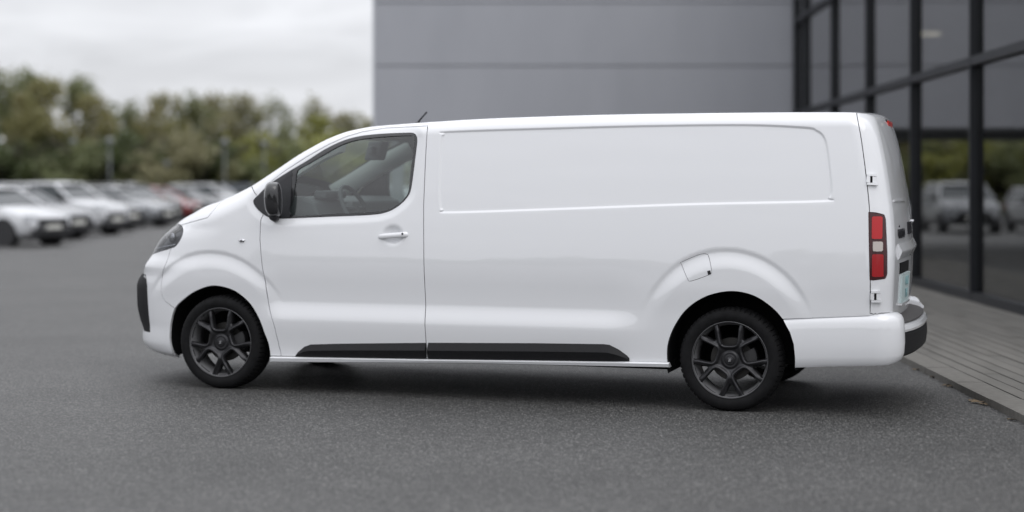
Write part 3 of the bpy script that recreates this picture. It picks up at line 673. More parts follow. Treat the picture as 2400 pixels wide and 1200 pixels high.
# --- door handle
mb = MB(); rows = []
L_ = .125
for k in range(25):
    u = -1+2*k/24; x = u*L_; wz = .0175*(1-abs(u)**5)**.5+.0015; th = .012*(1-abs(u)**6)**.5; oy = -.030*(1-abs(u)**3.5)-.006
    if u > .55: wz *= 1.15
    rows.append([(x, oy+th*math.sin(a)*1.0, wz*math.cos(a)+u*.002) for a in np.linspace(0, 2*math.pi, 17)])
mb.grid(rows, flip=True); hm_ = mb.mesh('door_handle', [M['paint']], smooth=True)
hc = G['handle']; hx = (hc[0][0]+hc[1][0])/2
for d in door: put('door_handle', hm_, hx, hc[0][1]*.5+hc[1][1]*.5-.002, .0, mirror=False, parent=d, tilt=R(-4.0))
mb = MB(); mb.lathe([(0, -.002), (.007, -.002), (.008, 0), (.008, .003)], 14, flip=True); put('key_lock', mb.mesh('key_lock', [M['badge']], smooth=True), hx+.088, hc[1][1]+.0, .043, mirror=False)
# --- side mouldings (chamfered black strips)
def moulding(k):
    P = np.array(G[k]); tb = {'side_trim_a': (P[:6], P[6:][::-1]), 'side_trim_b': (P[:7], P[7:][::-1])}[k]
    top, bo = tb; x = np.unique(np.concatenate([np.linspace(P[:, 0].min()+.001, P[:, 0].max()-.001, 40), top[:, 0], bo[:, 0]])); x = x[(x > P[:, 0].min()) & (x < P[:, 0].max())]
    o1 = np.argsort(top[:, 0]); o2 = np.argsort(bo[:, 0]); rows = []
    for s_ in x:
        zt = np.interp(s_, top[o1, 0], top[o1, 1]); zb = np.interp(s_, bo[o2, 0], bo[o2, 1])-.002; zt = max(zt, zb+.004); zm = zb+(zt-zb)*.54
        f = min(1, (zt-zb)/.09); pr = .026*f
        q = [(zt, .006), (zt, -.004), (zm, -pr-.003), (zb+.006*f, -pr*.30), (zb, .004), (zb, .01)]
        rows.append([(s_, float(Tf(np.array([s_]), np.array([z]))[0])+d if z == zt else float(Tf(np.array([s_]), np.array([zt]))[0])+d, z) for z, d in q])
    mb = MB(); mb.grid(rows, flip=True)
    for r, fl in ((rows[0], 0), (rows[-1], 1)): mb.add(r, [tuple(range(len(r)))[::(-1 if fl else 1)]])
    return mb.mesh('side_moulding', [M['plastic']], auto=20)
both('side_moulding', moulding('side_trim_a')); both('side_moulding', moulding('side_trim_b'))
# --- sill strip under the doors
rows = []; st, sb = np.array(G['sill_top']), np.array(G['sill_bottom'])
for s_ in np.linspace(-3.30, -.405, 50):
    zt = np.interp(s_, st[:, 0], st[:, 1])-.001; zb = np.interp(s_, sb[:, 0], sb[:, 1]); y0 = float(Tf(np.array([s_]), np.array([zt+.01]))[0])
    rows.append([(s_, y0+.01, zt+.001), (s_, y0-.018, zt-.001), (s_, y0-.026, zt-.008), (s_, y0-.018, zb+.004), (s_, y0-.004, zb), (s_, y0+.06, zb)])
mb = MB(); mb.grid(rows, flip=True)
for r, fl in ((rows[0], 0), (rows[-1], 1)): mb.add(r, [tuple(range(len(r)))[::(-1 if fl else 1)]])
both('sill', mb.mesh('sill', [M['paint']], auto=40))
# --- wheel wells
for arch, cx in ((ARCHF, -LW), (ARCHR, 0)):
    mb = MB(); rows = []
    c0 = np.array([cx, .33])
    for p in arch[arch[:, 1] > .215]:
        d = (p-c0)/np.linalg.norm(p-c0); y0 = float(Tf(np.array([p[0]]), np.array([max(p[1], .2)]))[0]) if cx > -1 or p[0] > -4.0 else float(Tf(np.array([p[0]]), np.array([max(p[1], .25)]))[0])
        q = p+d*.012; rows.append([(p[0], y0+.003, p[1]), (q[0], y0+.02, q[1]), (q[0], y0+.06, q[1]), (q[0], .42, q[1])])
    mb.grid(rows, flip=False); P_ = [(r[-1][0], .42, r[-1][2]) for r in rows]; mb.add(P_, [tuple(range(len(P_)))]); both('wheel_well', mb.mesh('wheel_well', [M['well']], smooth=True))
# --- underbody
mb = MB(); mb.box(-3.28, -.42, .25, YM-.25, .232, .30); mb.box(.42, .95, .16, YM-.16, .32, .36); mb.box(-4.4, -4.15, .45, YM-.45, .19, .22)
mb.box(-4.14, -3.30, .43, YM-.43, .24, .5); mb.box(-.40, .40, .43, YM-.43, .30, .5); mb.box(-3.25, -.42, .7, 1.1, .20, .26); mb.tube([(-3.0, 1.3, .2), (-.4, 1.35, .22), (.3, 1.3, .34), (.95, 1.3, .30)], .035, 8)
mb.tube([(0, .2, .30), (0, YM-.2, .30)], .05, 8); mb.tube([(-LW, .2, .32), (-LW, YM-.2, .32)], .03, 8); mb.box(-1.6, -.8, .6, .95, .22, .26); mb.build('underbody', M['well'], van)
# --- wheels
TR_, HZ = .340, .334
def wheel_face():
    RO = .2395
    def rot(p, a): return [(x*math.cos(a)-z*math.sin(a), x*math.sin(a)+z*math.cos(a)) for x, z in p]
    U = [(-.064, .2250), (-.061, .195), (-.056, .150), (-.051, .120), (-.045, .103), (-.032, .095), (-.012, .093), (.012, .093), (.032, .095), (.045, .103), (.051, .120), (.056, .150), (.061, .195), (.064, .2250), (.034, .2315), (0, .2340), (-.034, .2315)]
    Vh_ = [(-.044, .2295), (-.030, .205), (-.015, .178), (-.005, .160), (.0, .156), (.005, .160), (.015, .178), (.030, .205), (.044, .2295), (.018, .2335), (-.018, .2335)]
    holes = []
    for k in range(5):
        a = R(72*k+2); holes.append(np.array(rot(U, a))); holes.append(np.array(rot(Vh_, a+R(36))))
    holes = [closed(h.tolist(), 4) for h in holes]
    rim = np.array([(RO*math.cos(t), RO*math.sin(t)) for t in np.linspace(0, 2*math.pi, 121)[:-1]])
    pts = []
    for r in np.arange(.0, RO-.004, .0055):
        n = max(1, int(2*math.pi*r/.0058)); pts += [(r*math.cos(2*math.pi*k/n), r*math.sin(2*math.pi*k/n)) for k in range(n)]
    P = np.array(pts); d = np.full(len(P), 1.)
    ins = np.zeros(len(P), bool)
    for h in holes: ins |= inside(P, h); d = np.minimum(d, seg_dist(P, h, np.roll(h, -1, 0)))
    P = P[~ins & (d > .0022)]
    V = []; Ed = []
    for l in [rim]+holes:
        b = len(V); V += [tuple(p) for p in l]; n = len(l); Ed += [(b+i, b+(i+1) % n) for i in range(n)]
    V += [tuple(p) for p in P]
    r = delaunay_2d_cdt([Vector(v) for v in V], Ed, [], 0, 1e-6)
    V2 = np.array([tuple(v) for v in r[0]]); F2 = np.array([f for f in r[2] if len(f) == 3]); c = V2[F2].mean(1)
    ok = np.hypot(c[:, 0], c[:, 1]) < RO
    for h in holes: ok &= ~inside(c, h)
    F2 = F2[ok]
    a, b, c = V2[F2[:, 0]], V2[F2[:, 1]], V2[F2[:, 2]]; ar = (b[:, 0]-a[:, 0])*(c[:, 1]-a[:, 1])-(b[:, 1]-a[:, 1])*(c[:, 0]-a[:, 0]); F2[ar < 0] = F2[ar < 0][:, ::-1]
    d = np.full(len(V2), 1.)
    for h in holes: d = np.minimum(d, seg_dist(V2, h, np.roll(h, -1, 0)))
    rr_ = np.hypot(V2[:, 0], V2[:, 1])
    y = np.interp(rr_, [0, .030, .036, .075, .12, .20, .2395], [.036, .036, .040, .024, .016, .022, .036])
    dU = np.full(len(V2), 1.)
    for h in holes[::2]: dU = np.minimum(dU, seg_dist(V2, h, np.roll(h, -1, 0)))
    y = y+.018*rnd(np.clip(d/.012, 0, 1))+.016*sm(.010, .030, dU)*sm(.045, .06, rr_)*sm(.235, .19, rr_)
    # a groove down every V arm joint
    Vt = np.stack([V2[:, 0], y, V2[:, 1]], 1); Fs = [tuple(f) for f in F2]; nf = len(Fs)
    ec = {}
    for f in F2:
        for i in range(3): ec[(f[i], f[(i+1) % 3])] = 1
    add = []; mp = {}
    for i, j in ec:
        if (j, i) in ec: continue
        for q in (i, j):
            if q not in mp: mp[q] = len(Vt)+len(add); add.append(tuple(Vt[q])); add.append((Vt[q][0], Vt[q][1]+.034, Vt[q][2]))
        Fs.append((mp[j], mp[i], mp[i]+1, mp[j]+1))
    return mesh('spokes', list(map(tuple, Vt))+add, Fs, [M['rim']], smooth=[i < nf for i in range(len(Fs))])
face_me = wheel_face()
# tyre: carcass with tread blocks
mb = MB(); n = 150; prof = [(.238, .048), (.243, .030), (.255, .022), (.275, .014), (.298, .016), (.314, .026), (.3245, .042), (.330, .058), (.333, .075), (.3335, .098)]
prof = prof+[(.327, .100), (.327, .108)]+[(.3335, .110), (.3335, .146)]
prof = prof+[(.327, .148), (.327, .156), (.3335, .158), (.333, .182), (.328, .203), (.314, .225), (.295, .233), (.27, .228), (.245, .21), (.238, .20)]
V = []
for i, (r, a) in enumerate(prof):
    for k in range(n*2):
        t = 2*math.pi*k/(n*2); rr2 = r
        if (k % 5) == 0 and r > .322 and (.04 < a < .1 or .158 < a < .21): rr2 = r-.007
        if (k % 6) == 0 and .11 <= a <= .146: rr2 = r-.004
        V.append((rr2*math.cos(t), a, rr2*math.sin(t)))
n2 = n*2; Fc = [(i*n2+k, (i+1)*n2+k, (i+1)*n2+(k+1) % n2, i*n2+(k+1) % n2) for i in range(len(prof)-1) for k in range(n2)]
mb.add(V, Fc); tyre_me = mb.mesh('tyre', [M['rubber']], auto=28)
mb = MB(); mb.lathe([(.245, .034), (.2455, .027), (.2435, .025), (.2405, .027), (.2385, .034), (.236, .05), (.225, .07), (.218, .12), (.222, .20), (.24, .21)], 96, flip=True); barrel_me = mb.mesh('rim_barrel', [M['barrel']], smooth=True)
mb = MB(); mb.lathe([(.2395, .030), (.2405, .0245), (.2435, .0225), (.2465, .0245), (.2475, .031)], 96, flip=True); lip_me = mb.mesh('rim_lip', [M['rimlip']], smooth=True)
mb = MB(); mb.lathe([(.0, .095), (.075, .095), (.078, .105), (.136, .105), (.138, .108), (.138, .128), (.0, .128)], 64, flip=True); disc_me = mb.mesh('brake_disc', [M['disc']], auto=30)
mb = MB(); mb.lathe([(0, .030), (.020, .030), (.024, .033), (.027, .031), (.030, .033), (.031, .042)], 40, flip=True); cap_me = mb.mesh('centre_cap', [M['rim']], smooth=True)
mb = MB(); mb.prism([(-.010, -.010), (-.004, -.012), (.002, -.008), (.009, -.010), (.006, -.002), (.010, .004), (.004, .012), (-.002, .008), (-.008, .011), (-.006, .002)], .0275, .031); emb_me = mb.mesh('emblem', [M['chrome']])
mb = MB(); rows = []
for t in np.linspace(R(-28), R(28), 9): rows.append([(r_*math.cos(t), a, r_*math.sin(t)) for r_, a in ((.085, .075), (.150, .075), (.165, .085), (.165, .15), (.085, .15))])
mb.grid(rows); [mb.add(r, [tuple(range(5))[::d]]) for r, d in ((rows[0], -1), (rows[-1], 1))]; cal_me = mb.mesh('brake_caliper', [M['caliper']], auto=35)
for x_ in (0, -LW):
    for side in (0, 1):
        mb = MB(); wo = link('wheel', tyre_me, van, (x_-.010, -.002 if not side else YM+.002, HZ), (0, 0, math.pi if side else 0), (1.018, 1, 1.018))
        wo.name = 'wheel'
        link('spokes', face_me, wo); link('rim_barrel', barrel_me, wo); link('rim_lip', lip_me, wo); link('brake_disc', disc_me, wo); link('centre_cap', cap_me, wo); link('emblem', emb_me, wo)
        link('brake_caliper', cal_me, wo, rot=(0, 0, 0))
# --- door mirrors
def mirror_mesh():
    mb = MB(); rows = []     # D-shaped shell bulging outwards (-y), flat edge to the rear; mirror glass on the inner face
    def outline(k, y):
        r = []
        for t in np.linspace(0, 2*math.pi, 41):
            c, s_ = math.cos(t), math.sin(t); e = .35 if c > 0 else .85
            r.append((.062*math.copysign(abs(c)**e, c)*k+.004*(1-k), y, .122*math.copysign(abs(s_)**.8, s_)*(k**.8)+.012*c*-1*(s_ > 0)*abs(s_)))
        return r
    for y, k in ((-.085, .02), (-.084, .35), (-.078, .62), (-.064, .82), (-.044, .94), (-.020, 1.0), (.0, 1.0), (.004, .97)): rows.append(outline(k, y))
    mb.grid(rows, flip=False); return mb, rows
mb, rows = mirror_mesh(); mh_me = mb.mesh('mirror_housing', [M['blackgloss']], smooth=True)
mb = MB(); mb.tube([(p[0]*.985, -.012, p[2]*.985) for p in rows[5]], .0045, 6, cap=False); mrim_me = mb.mesh('mirror_edge_highlight', [mat('edge highlight grey', (.16, .16, .17), .3, .3)], smooth=True)  # grey bead puts the shell's edge highlight into colour
mb = MB(); rr0 = rows[-1]; g_ = [(p[0]*.95, .0045, p[2]*.95) for p in rr0[:-1]]; mb.grid([rr0, g_+g_[:1]]); mb.add(g_, [tuple(range(40))]); mg_me = mb.mesh('mirror_glass', [mat('mirror silver', (.75, .80, .78), .03, 1)])
mb = MB(); mb.tube([(.0, .10, -.125), (.0, .04, -.130), (.0, -.02, -.118)], [.034, .030, .034], 12); ma_me = mb.mesh('mirror_arm', [M['trim']], smooth=True)
MX, MZ, MY = -3.262, 1.368, -.030
for side in (0, 1):
    o = link('door_mirror', mh_me, van, (MX, MY if not side else YM-MY, MZ), (0, R(-2), R(18) if not side else R(-18)), (1, 1 if not side else -1, 1)); link('mirror_glass', mg_me, o); link('mirror_arm', ma_me, o); link('mirror_edge_highlight', mrim_me, o)
# --- cab interior
mb = MB(); prof = [(-3.62, 1.25), (-3.55, 1.335), (-3.35, 1.385), (-3.12, 1.385), (-3.02, 1.345), (-2.98, 1.24), (-3.02, 1.05), (-3.1, .75), (-3.62, .75)]
mb.prism(prof, .14, YM-.14); mb.build('dashboard', M['grey'], van, bevel=.02)
mb = MB(); mb.box(-3.10, -3.0, .28, .66, 1.37, 1.43); mb.build('instrument_hood', M['grey'], van, bevel=.02)
sw = empty('steering_wheel', (-2.86, .50, 1.29)); sw.parent = van
mb = MB(); nn = 40; ax = Vector((.88, 0, .47)).normalized(); u_ = Vector((0, 1, 0)); v_ = ax.cross(u_)
ring = [u_*math.cos(t)*.19+v_*math.sin(t)*.19 for t in np.linspace(0, 2*math.pi, nn+1)]; mb.tube(ring, .0165, 10, cap=False); mb.build('steering_rim', M['grey'], sw, smooth=True)
mb = MB(); mb.tube([-ax*.06, ax*.012], [.075, .06], 20)
for a in (R(5), R(175), R(-90)): d = u_*math.cos(a)+v_*math.sin(a); mb.tube([d*.03, d*.185-ax*0], [.022, .013], 8)
mb.build('steering_hub', M['grey'], sw, auto=40)
mb = MB(); d = u_*math.cos(R(-90))+v_*math.sin(R(-90)); mb.tube([d*.06+ax*.03, d*.15+ax*.02], .008, 6); mb.build('steering_spoke_trim', M['silver'], sw, smooth=True)
def seat(y0, y1):
    mb = MB(); mb.box(-2.75, -2.22, y0, y1, .72, .90); o = mb.build('seat_cushion', M['fabric'], van, bevel=.04)
    mb = MB(); V = []
    mb.prism([(-2.34, .88), (-2.22, .86), (-2.02, 1.44), (-2.12, 1.46)], y0+.01, y1-.01); mb.build('seat_back', M['fabric'], van, bevel=.035)
    yc = (y0+y1)/2; mb = MB(); mb.prism([(-2.11, 1.50), (-2.02, 1.48), (-1.98, 1.66), (-2.06, 1.68)], yc-.13, yc+.13); mb.build('head_restraint', M['fabric'], van, bevel=.03)
seat(.25, .75); seat(.86, 1.22); seat(1.24, 1.62)
mb = MB(); mb.box(-1.97, -1.94, .17, YM-.17, .4, 1.80); mb.build('bulkhead', M['grey'], van)
mb = MB(); mb.box(-2.90, -2.86, YC-.13, YC+.10, 1.70, 1.765); mb.prism([(-2.96, 1.66), (-2.84, 1.66), (-2.80, 1.80), (-2.92, 1.80)], YC-.07, YC+.07); mb.build('interior_mirror', M['grey'], van, bevel=.012)
mb = MB(); mb.box(-2.80, -2.62, .40, .75, 1.800, 1.822); mb.box(-2.80, -2.62, YM-.75, YM-.40, 1.800, 1.822); mb.build('sun_visor', M['headliner'], van, bevel=.008)
# inner A pillars
mb = MB(); rows = []
for k in range(i_w0, i_w1+1, 2):
    p = OUTL[k]; ye = float(Tf(np.array([p[0]]), np.array([p[1]]))[0]); t = OUTL[min(k+1, len(OUTL)-1)]-OUTL[k-1]; t /= np.linalg.norm(t); n_ = np.array([-t[1], t[0]])
    rows.append([(p[0]-n_[0]*.015, ye+.11, p[1]-n_[1]*.015), (p[0]-n_[0]*.07, ye+.10, p[1]-n_[1]*.07), (p[0]-n_[0]*.13, ye+.02, p[1]-n_[1]*.13), (p[0]-n_[0]*.13, ye-.06, p[1]-n_[1]*.13)])
mb.grid(rows, flip=True); both('pillar_trim', mb.mesh('pillar_trim', [M['lightgrey']], smooth=True))
# --- aerial
ar_ = G['aerial']; p0 = Vector((ar_[0][0], .90, Htop(ar_[0][0])+.030))
mb = MB(); mb.tube([p0+Vector((-.03, 0, -.004)), p0+Vector((0, 0, .006)), p0+Vector((.02, 0, .012))], [.012, .016, .008], 10); mb.tube([p0+Vector((.008, 0, .006)), p0+Vector((.035, 0, .040)), p0+Vector((.082, 0, .090)), p0+Vector((.088, 0, .096))], [.011, .0065, .0055, .0075], 8)
mb.build('roof_aerial', M['plastic'], van, smooth=True)
# --- rear: tail lamps, hinges, badge, plate, handle bar
def tl_piece(nm, m_, loop, push):
    s_ = (cls == 'tail_lamp')
    if loop is not None: s_ = s_ & inside(cen, loop)
    return piece_mesh(nm, 'tail_lamp', [m_], sel=s_, shrink=.001, depth=.014, push=push)
tl0 = both('tail_lamp', tl_piece('tail_lamp', M['darkred'], None, -.004))
for nm, m_ in (('brake_lens', M['red']), ('reverse_lens', M['clear']), ('indicator_lens', M['red2'])):
    me = tl_piece(nm, m_, LENS[nm], -.010)
    for o in tl0: link(nm, me, o)
for k in ('hinge_a', 'hinge_b'):
    s_, h_ = G[k][0]
    mb = MB(); mb.box(-.008, .052, -.010, .006, .022, .036); mb.box(-.008, .060, -.014, .006, -.036, -.022); mb.box(.026, .052, -.008, .006, -.020, .020); mb.box(-.012, .010, -.012, .006, -.020, .020)
    put('door_hinge', mb.mesh('door_hinge', [M['paint']]), s_+.012, h_, .004)
    mb = MB(); mb.box(.0105, .0255, -.004, .010, -.021, .021); put('hinge_recess', mb.mesh('hinge_recess', [M['well']]), s_+.012, h_, .004)
mb = MB()
def rear_pt(y, h, off=0):
    ye = float(Tf(np.array([sR(h)-1e-4]), np.array([h]))[0]); u = (y-ye)/(YM-2*ye); return Vector((sR(h)+crown(.95, h)*(1-(2*u-1)**2)+off, y, h))
def rear_block(nm, y0, y1, h0, h1, t, m_, n_=8, off=0, bev=0, taper=0):
    mb = MB(); F_ = []; B_ = []
    for h in np.linspace(h0, h1, n_): F_.append([tuple(rear_pt(y, h, off+t-taper*abs(2*(h-h0)/(h1-h0)-1))) for y in np.linspace(y0, y1, n_)]); B_.append([tuple(rear_pt(y, h, -.01)) for y in np.linspace(y0, y1, n_)])
    mb.grid(F_); mb.grid([F_[0], B_[0]]); mb.grid([F_[-1], B_[-1]], flip=True); mb.grid([[r[0] for r in F_], [r[0] for r in B_]], flip=True); mb.grid([[r[-1] for r in F_], [r[-1] for r in B_]])
    return mb.build(nm, m_, van, auto=30)
rear_block('handle_moulding', .27, YM-.27, .99, 1.09, .026, M['paint'], n_=14, taper=.022)
rear_block('door_crease', .26, .88, 1.362, 1.374, .007, M['paint'], n_=10)
rear_block('plate_recess', .34, .82, .895, .965, .006, M['well'])
pl = rear_block('number_plate', .42, .88, .70, .885, .012, M['plate'])
rear_block('plate_frame', .41, .89, .685, .698, .020, M['paint'])
rear_block('door_badge_mark', .83, 1.0, 1.14, 1.22, .016, M['badge'])
mb = MB(); p = rear_pt(YC+.03, 1.20); mb.lathe([(0, -.0), (.03, 0), (.034, .012)], 20); 
def text(body, size, m_, M_, name, parent, ext=.001):
    cu = bpy.data.curves.new(name, 'FONT'); cu.body = body; cu.size = size; cu.extrude = ext; cu.align_x = 'CENTER'; cu.align_y = 'CENTER'; cu.resolution_u = 2
    o = bpy.data.objects.new(name, cu); C.objects.link(o); dg = bpy.context.evaluated_depsgraph_get(); me = bpy.data.meshes.new_from_object(o.evaluated_get(dg)); bpy.data.objects.remove(o)
    me.materials.clear(); me.materials.append(m_); o = link(name, me, parent); o.matrix_local = M_; return o
def rear_frame(y, h, off):
    p = rear_pt(y, h, off); dy = (rear_pt(y+.02, h)-rear_pt(y-.02, h)).normalized(); dz = (rear_pt(y, h+.02)-rear_pt(y, h-.02)).normalized(); n_ = dy.cross(dz).normalized(); dz = n_.cross(dy)
    return Matrix(((dy.x, dz.x, n_.x, p.x), (dy.y, dz.y, n_.y, p.y), (dy.z, dz.z, n_.z, p.z), (0, 0, 0, 1)))
text('vivaro', .13, M['badge'], rear_frame(.42, 1.165, .006), 'model_badge', van, .003)
text('VU62', .085, M['ink'], rear_frame(.65, .835, .015), 'plate_characters', van); text('TVK', .085, M['ink'], rear_frame(.65, .752, .015), 'plate_characters', van)
mb = MB(); mb.tube([Vector(rear_pt(YC+.5, 1.215, .0)), Vector(rear_pt(YC+.5, 1.215, .014))], .009, 10); mb.build('rear_lock', M['chrome'], van, auto=40)
# high brake lamp in its dark housing, spoiler lip under the roof end
mb = MB()
mb.box(.850, .922, YC-.20, YC+.20, 1.855, 1.915); mb.build('brake_lamp_housing', M['trim'], van, bevel=.008)
mb = MB(); mb.box(.9225, .932, YC-.16, YC+.16, 1.866, 1.905); mb.build('high_brake_lamp', mat('bright red lens', (.6, .03, .02), .3, coat=.5), van, bevel=.003)  # plain bright red lens, no emission
# --- rear bumper: white corners, black lower fascia, step pad on top
def bump_path(out=0, n=40):
    """plan path from the rear arch along the side, round the corner to the centre line"""
    pts = []
    for s_ in np.linspace(.42, .90, 10): pts.append((s_, .003-out))
    for t in np.linspace(0, math.pi/2, 13)[1:]: pts.append((.90+(.175+out)*math.sin(t), +.003-out+(.175+out)*(1-math.cos(t))))
    return pts
def bsec(h0, h1, zz, oo, lead=0): return list(zip(zz, oo))
prof_side = [(.285, .07), (.289, .018), (.31, .004), (.36, -.006), (.45, -.011), (.54, -.010), (.585, -.006), (.606, .000), (.626, .012), (.638, .034), (.641, .07)]
mb = MB(); rows = []
base_p = bump_path()
P2 = np.array(base_p); tng = np.gradient(P2, axis=0); tng /= np.linalg.norm(tng, axis=1)[:, None]; nr = np.stack([tng[:, 1], -tng[:, 0]], 1)
for p, n_ in zip(P2, nr):
    dz = -.012 if p[0] > .6 else 0; rise = np.interp(p[0], [.42, .55, .9, 1.08], [-.012, 0, .018, .020]); low = np.interp(p[0], [.42, .6, 1.0, 1.08], [.012, .026, .048, .070])
    rw = []
    for z, o in prof_side:
        zz = z+(rise if z > .5 else low*(.5-z)/.22); q = np.interp(p[0], [.42, .90], [1, 0]); sh = (np.interp(zz, [.28, .344, .445, .524, .624, .66], [.406, .415, .408, .384, .326, .30])-.42+.003)*q
        rw.append((p[0]-n_[0]*o+sh, p[1]-n_[1]*o, zz))
    rows.append(rw)
mb.grid(rows, flip=False)
mb.grid([[(a, b+.07, c) for a, b, c in rows[0]], rows[0]]); r = rows[-1]; mb.add(r, [tuple(range(len(r)))])
both('rear_bumper_corner', mb.mesh('rear_bumper_corner', [M['paint']], auto=40))
def bowx(y): u = (y-YC)/(YC-.17); return 1.080+.080*(1-abs(u)**2.6)
def cross(nm, m_, pf, y0, y1, auto=30):
    mb = MB(); rows = []
    for y in np.linspace(y0, y1, 31): rows.append([(bowx(y)+dx, y, z) for dx, z in pf])
    mb.grid(rows, flip=True)
    for r, fl in ((rows[0], 0), (rows[-1], 1)): mb.add(r, [tuple(range(len(r)))[::(1 if not fl else -1)]])
    return mb.build(nm, m_, van, auto=auto)
cross('bumper_fascia', M['plastic'], [(-.12, .372), (-.03, .372), (-.004, .392), (.004, .45), (.0, .515), (-.012, .53), (-.12, .53)], .165, YM-.165)
cross('bumper_edge', M['paint'], [(-.12, .533), (.002, .533), (.006, .548), (-.004, .572), (-.025, .582), (-.12, .582)], .165, YM-.165)
cross('step_pad', M['step'], [(-.20, .585), (-.02, .585), (-.022, .594), (-.04, .602), (-.20, .640)], .19, YM-.30)
cross('bumper_cap', M['paint'], [(-.20, .584), (.0, .584), (.003, .60), (-.02, .625), (-.20, .665)], YM-.30, YM-.165)
bpy.context.view_layer.update()
# ------------------------------------------------------------------ parked cars
M['carglass'] = mat('car window', (.02, .028, .032), .08, spec=.6)
M['cartyre'] = mat('car tyre', (.015, .015, .016), .8)
M['carrim'] = mat('car alloy', (.32, .33, .34), .35, .7)
M['carblack'] = mat('car black trim', (.02, .02, .022), .5)
M['carlamp'] = mat('car headlight', (.55, .57, .6), .12, coat=1)
M['carred'] = mat('car tail light', (.35, .015, .015), .2, coat=1)
M['carplate'] = mat('car number plate', (.75, .75, .70), .4)
def car_paint(n, c): return mat('car paint '+n, c, .32, coat=1, coat_rough=.05)
PAINT = {'white': car_paint('white', (.60, .61, .63)), 'silver': car_paint('silver', (.24, .25, .265)), 'grey': car_paint('grey', (.10, .105, .115)), 'black': car_paint('black', (.015, .015, .018)), 'red': car_paint('red', (.25, .02, .02)), 'blue': car_paint('blue', (.035, .05, .09))}
KINDS = {  # length, width, height, lower profile (x from nose, z), glasshouse (base front, top front, top rear, base rear), belt height
 'hatch': (4.05, 1.76, 1.47, [(0, .45), (.03, .62), (.22, .78), (.75, .90), (1.05, .98)], (1.02, 1.85, 3.45, 3.92), .96),
 'saloon': (4.6, 1.82, 1.43, [(0, .45), (.03, .60), (.22, .75), (.8, .87), (1.25, .95)], (1.2, 2.1, 3.4, 4.2), .93),
 'suv': (4.4, 1.84, 1.60, [(0, .50), (.03, .75), (.15, .92), (.8, 1.02), (1.1, 1.08)], (1.05, 1.75, 3.85, 4.28), 1.06),
 'estate': (4.6, 1.82, 1.47, [(0, .45), (.03, .62), (.22, .77), (.8, .90), (1.2, .96)], (1.15, 2.0, 3.9, 4.45), .95)}
CARME = {}
